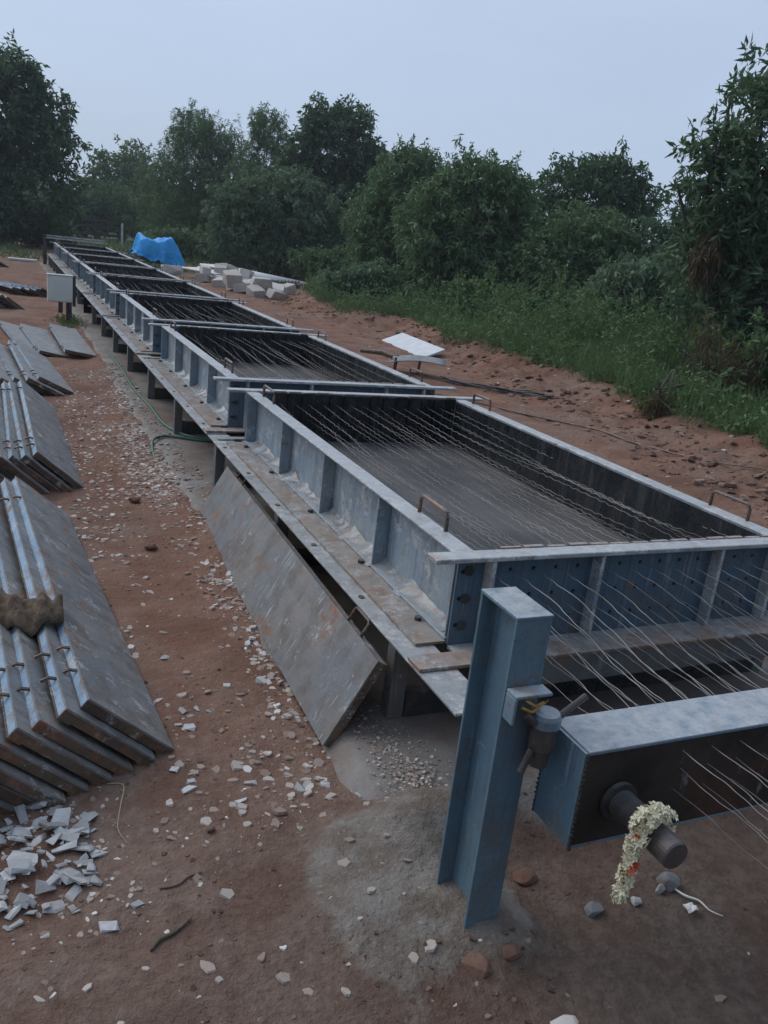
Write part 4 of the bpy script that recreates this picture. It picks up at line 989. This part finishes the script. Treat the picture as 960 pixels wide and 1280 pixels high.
# weeds and grass on the bank (beyond counting)
g = np.random.default_rng(77)
def bank_pts(n, smin, smax, ylo, yhi, pw=1.0):
    y = ylo + (yhi - ylo) * g.random(n) ** pw; toe = np.interp(y, TY, TX); x = toe + smin + (smax - smin) * g.random(n) ** 1.3
    h, s = ground_h(x, y); keep = s > .55 + .9 * fbm(x * 1.1, y * 1.1, 3, 12); return x[keep], y[keep], h[keep]
x, y, z = bank_pts(40000, .2, 8.0, 4, 30, 1.4)
n = len(x); base = np.stack([x, y, z - .01], 1)
hgt = .34 * (.6 + 1.2 * np.clip(vnoise(x * .7, y * .7, 3), 0, 1)) * g.uniform(.5, 1.2, n)
d = g.normal(size=(n, 3)) * .35 + np.array([0, 0, 1.0])
V, F, T = leaves(base, d, hgt, g.uniform(.010, .022, n), np.clip(vnoise(x * .9, y * .9, 5) * .7 + .3 * g.random(n), 0, 1), .15, g)
tag(link('bank_grass', np_mesh('bank_grass', V, F, T), M['grass']), 'rough green grass covering the bank beyond the dirt', 'grass', kind='stuff')
x, y, z = bank_pts(5200, .3, 8.5, 5, 28, 1.3)
nl = 14; n = len(x) * nl; hh = .08 + .85 * g.random(len(x)) ** 1.5 * (1.6 * vnoise(x * .6, y * .6, 8) ** 1.7 + .12)
base = np.repeat(np.stack([x, y, z], 1), nl, 0); base[:, 2] += np.repeat(hh, nl) * g.random(n); base[:, :2] += g.normal(size=(n, 2)) * .06
d = g.normal(size=(n, 3)) * .8 + np.array([0, 0, .35])
V, F, T = leaves(base, d, g.uniform(.04, .11, n), g.uniform(.018, .042, n), np.clip(np.repeat(g.random(len(x)), nl) * .7 + g.random(n) * .3, 0, 1), .2, g)
tag(link('bank_weeds', np_mesh('bank_weeds', V, F, T), M['weed']), 'leafy weeds growing thick on the bank', 'weeds', kind='stuff')
lob = []
for i in range(270):
    yy = 5.5 + 22 * g.random() ** 1.25; xx = float(np.interp(yy, TY, TX)) + .9 + 6.5 * g.random(); h_ = g.uniform(.14, .62) * (1.3 if xx > np.interp(yy, TY, TX) + 2.2 else .7)
    lob.append((xx, yy, gh(xx, yy) + h_ * .6, g.uniform(.2, .6), g.uniform(.2, .55), h_))
me, c = crown_mesh('bank_shrubs', lob, 7000, 11, .10, .034, .15, 83, sprigs=.2, up=.7)
tag(link('bank_shrubs', me, M['weed']), 'knee-high weeds of uneven height mixed in the bank grass', 'weeds', kind='stuff')
# far grass at the end of the bed and tufts by the switch box
n = 9000; y = g.uniform(33, 62, n); x = g.uniform(-4, 12, n) * (y / 50); keep = vnoise(x * .4, y * .4, 4) > np.where(x < 2.2, .55, .25) ; x = x[keep]; y = y[keep]; n = len(x)
z = ground_h(x, y)[0]; V, F, T = leaves(np.stack([x, y, z], 1), g.normal(size=(n, 3)) * .4 + np.array([0, 0, 1.]), g.uniform(.15, .5, n), g.uniform(.03, .06, n), g.random(n), .15, g)
tag(link('far_grass', np_mesh('far_grass', V, F, T), M['grass']), 'dim grass at the far end of the yard', 'grass', kind='stuff')
n = 420; x = .98 + g.normal(0, .10, n); y = 15.35 + g.normal(0, .45, n)
V, F, T = leaves(np.stack([x, y, ground_h(x, y)[0]], 1), g.normal(size=(n, 3)) * .5 + np.array([0, 0, 1.]), g.uniform(.05, .16, n), g.uniform(.008, .02, n), g.random(n), .15, g)
tag(link('post_grass', np_mesh('post_grass', V, F, T), M['grass']), 'small grass tuft round the foot of the switch box post', 'grass', kind='stuff')

# ------------------------------------------------------------------ sky, sun, camera
W = bpy.data.worlds.new('World'); scn.world = W; W.use_nodes = True
nt = W.node_tree; nt.nodes.clear()
out = nt.nodes.new('ShaderNodeOutputWorld'); bg = nt.nodes.new('ShaderNodeBackground'); nt.links.new(bg.outputs[0], out.inputs[0])
SUN_EL, SUN_AZ = R(42), R(-38)      # azimuth from +Y towards +X
sky = nt.nodes.new('ShaderNodeTexSky'); sky.sky_type = 'NISHITA'; sky.sun_disc = False
sky.sun_elevation = SUN_EL; sky.sun_rotation = SUN_AZ; sky.dust_density = 2.0; sky.air_density = 1.0
tc = nt.nodes.new('ShaderNodeTexCoord'); sp = nt.nodes.new('ShaderNodeSeparateXYZ'); nt.links.new(tc.outputs['Generated'], sp.inputs[0])
mr = nt.nodes.new('ShaderNodeMapRange'); mr.inputs[1].default_value = 0.0; mr.inputs[2].default_value = .55; nt.links.new(sp.outputs[2], mr.inputs[0])
ov = nt.nodes.new('ShaderNodeMix'); ov.data_type = 'RGBA'; nt.links.new(mr.outputs[0], ov.inputs[0])
ov.inputs[6].default_value = (4.3, 5.3, 6.85, 1); ov.inputs[7].default_value = (5.5, 6.65, 8.8, 1)
# overcast is darker away from the last light, behind the photographer
mr2 = nt.nodes.new('ShaderNodeMapRange'); mr2.inputs[1].default_value = -.9; mr2.inputs[2].default_value = .35; mr2.inputs[3].default_value = .42; mr2.inputs[4].default_value = 1.0
nt.links.new(sp.outputs[1], mr2.inputs[0])
dk = nt.nodes.new('ShaderNodeMix'); dk.data_type = 'RGBA'; dk.blend_type = 'MULTIPLY'; dk.inputs[0].default_value = 1
cn = nt.nodes.new('ShaderNodeTexNoise'); cm_ = nt.nodes.new('ShaderNodeMapping'); nt.links.new(tc.outputs['Generated'], cm_.inputs[0]); cm_.inputs['Scale'].default_value = (1, 1, 3.2)
nt.links.new(cm_.outputs[0], cn.inputs['Vector']); cn.inputs['Scale'].default_value = 2.2; cn.inputs['Detail'].default_value = 5; cn.inputs['Roughness'].default_value = .55
cr = nt.nodes.new('ShaderNodeMapRange'); nt.links.new(cn.outputs[0], cr.inputs[0]); cr.inputs[1].default_value = .3; cr.inputs[2].default_value = .7; cr.inputs[3].default_value = .955; cr.inputs[4].default_value = 1.045
cl = nt.nodes.new('ShaderNodeMix'); cl.data_type = 'RGBA'; cl.blend_type = 'MULTIPLY'; cl.inputs[0].default_value = 1
nt.links.new(ov.outputs[2], cl.inputs[6]); nt.links.new(cr.outputs[0], cl.inputs[7]); nt.links.new(cl.outputs[2], dk.inputs[6]); nt.links.new(mr2.outputs[0], dk.inputs[7])
mx = nt.nodes.new('ShaderNodeMix'); mx.data_type = 'RGBA'; mx.inputs[0].default_value = .90
nt.links.new(sky.outputs[0], mx.inputs[6]); nt.links.new(dk.outputs[2], mx.inputs[7]); nt.links.new(mx.outputs[2], bg.inputs[0])
bg.inputs[1].default_value = .10
sun = bpy.data.lights.new('sun', 'SUN'); sun.energy = 1.35; sun.angle = R(50); sun.color = (1.0, .95, .88)
so = bpy.data.objects.new('sun', sun); COL.objects.link(so)
sd = Vector((math.sin(SUN_AZ) * math.cos(SUN_EL), math.cos(SUN_AZ) * math.cos(SUN_EL), math.sin(SUN_EL)))
so.rotation_euler = sd.to_track_quat('Z', 'Y').to_euler(); so.location = sd * 40 

hz = bpy.data.materials.new('haze_air'); hz.use_nodes = True; hn = hz.node_tree; hn.nodes.clear()
ho = hn.nodes.new('ShaderNodeOutputMaterial'); hv = hn.nodes.new('ShaderNodeVolumePrincipled'); hn.links.new(hv.outputs[0], ho.inputs['Volume'])
hv.inputs['Color'].default_value = (.86, .93, 1.0, 1); hv.inputs['Density'].default_value = .0009; hv.inputs['Anisotropy'].default_value = .2
tag(MB().box(-410, 510, -70, 720, -1.6, 14).build('haze', hz), 'thin evening haze', 'haze', kind='stuff')

cam = bpy.data.cameras.new('camera'); co = bpy.data.objects.new('camera', cam); COL.objects.link(co)
yaw, pit, rol = R(25.1300167), R(17.31136771), R(-6.61302603)
fw = Vector((math.sin(yaw) * math.cos(pit), math.cos(yaw) * math.cos(pit), -math.sin(pit)))
rt = Vector((math.cos(yaw), -math.sin(yaw), 0)); dn = fw.cross(rt)
r2 = math.cos(rol) * rt + math.sin(rol) * dn; d2 = -math.sin(rol) * rt + math.cos(rol) * dn
mw = Matrix((( r2.x, -d2.x, -fw.x, 0), (r2.y, -d2.y, -fw.y, 0), (r2.z, -d2.z, -fw.z, 1.75), (0, 0, 0, 1)))
co.matrix_world = mw
cam.sensor_fit = 'HORIZONTAL'; cam.sensor_width = 36; cam.lens = 36 * 1055.985 / 960; cam.clip_start = .02; cam.clip_end = 2000
scn.camera = co
scn.view_settings.view_transform = 'Standard'; scn.view_settings.look = 'None'; scn.view_settings.exposure = .15; scn.view_settings.gamma = 1
scn.view_settings.use_curve_mapping = False
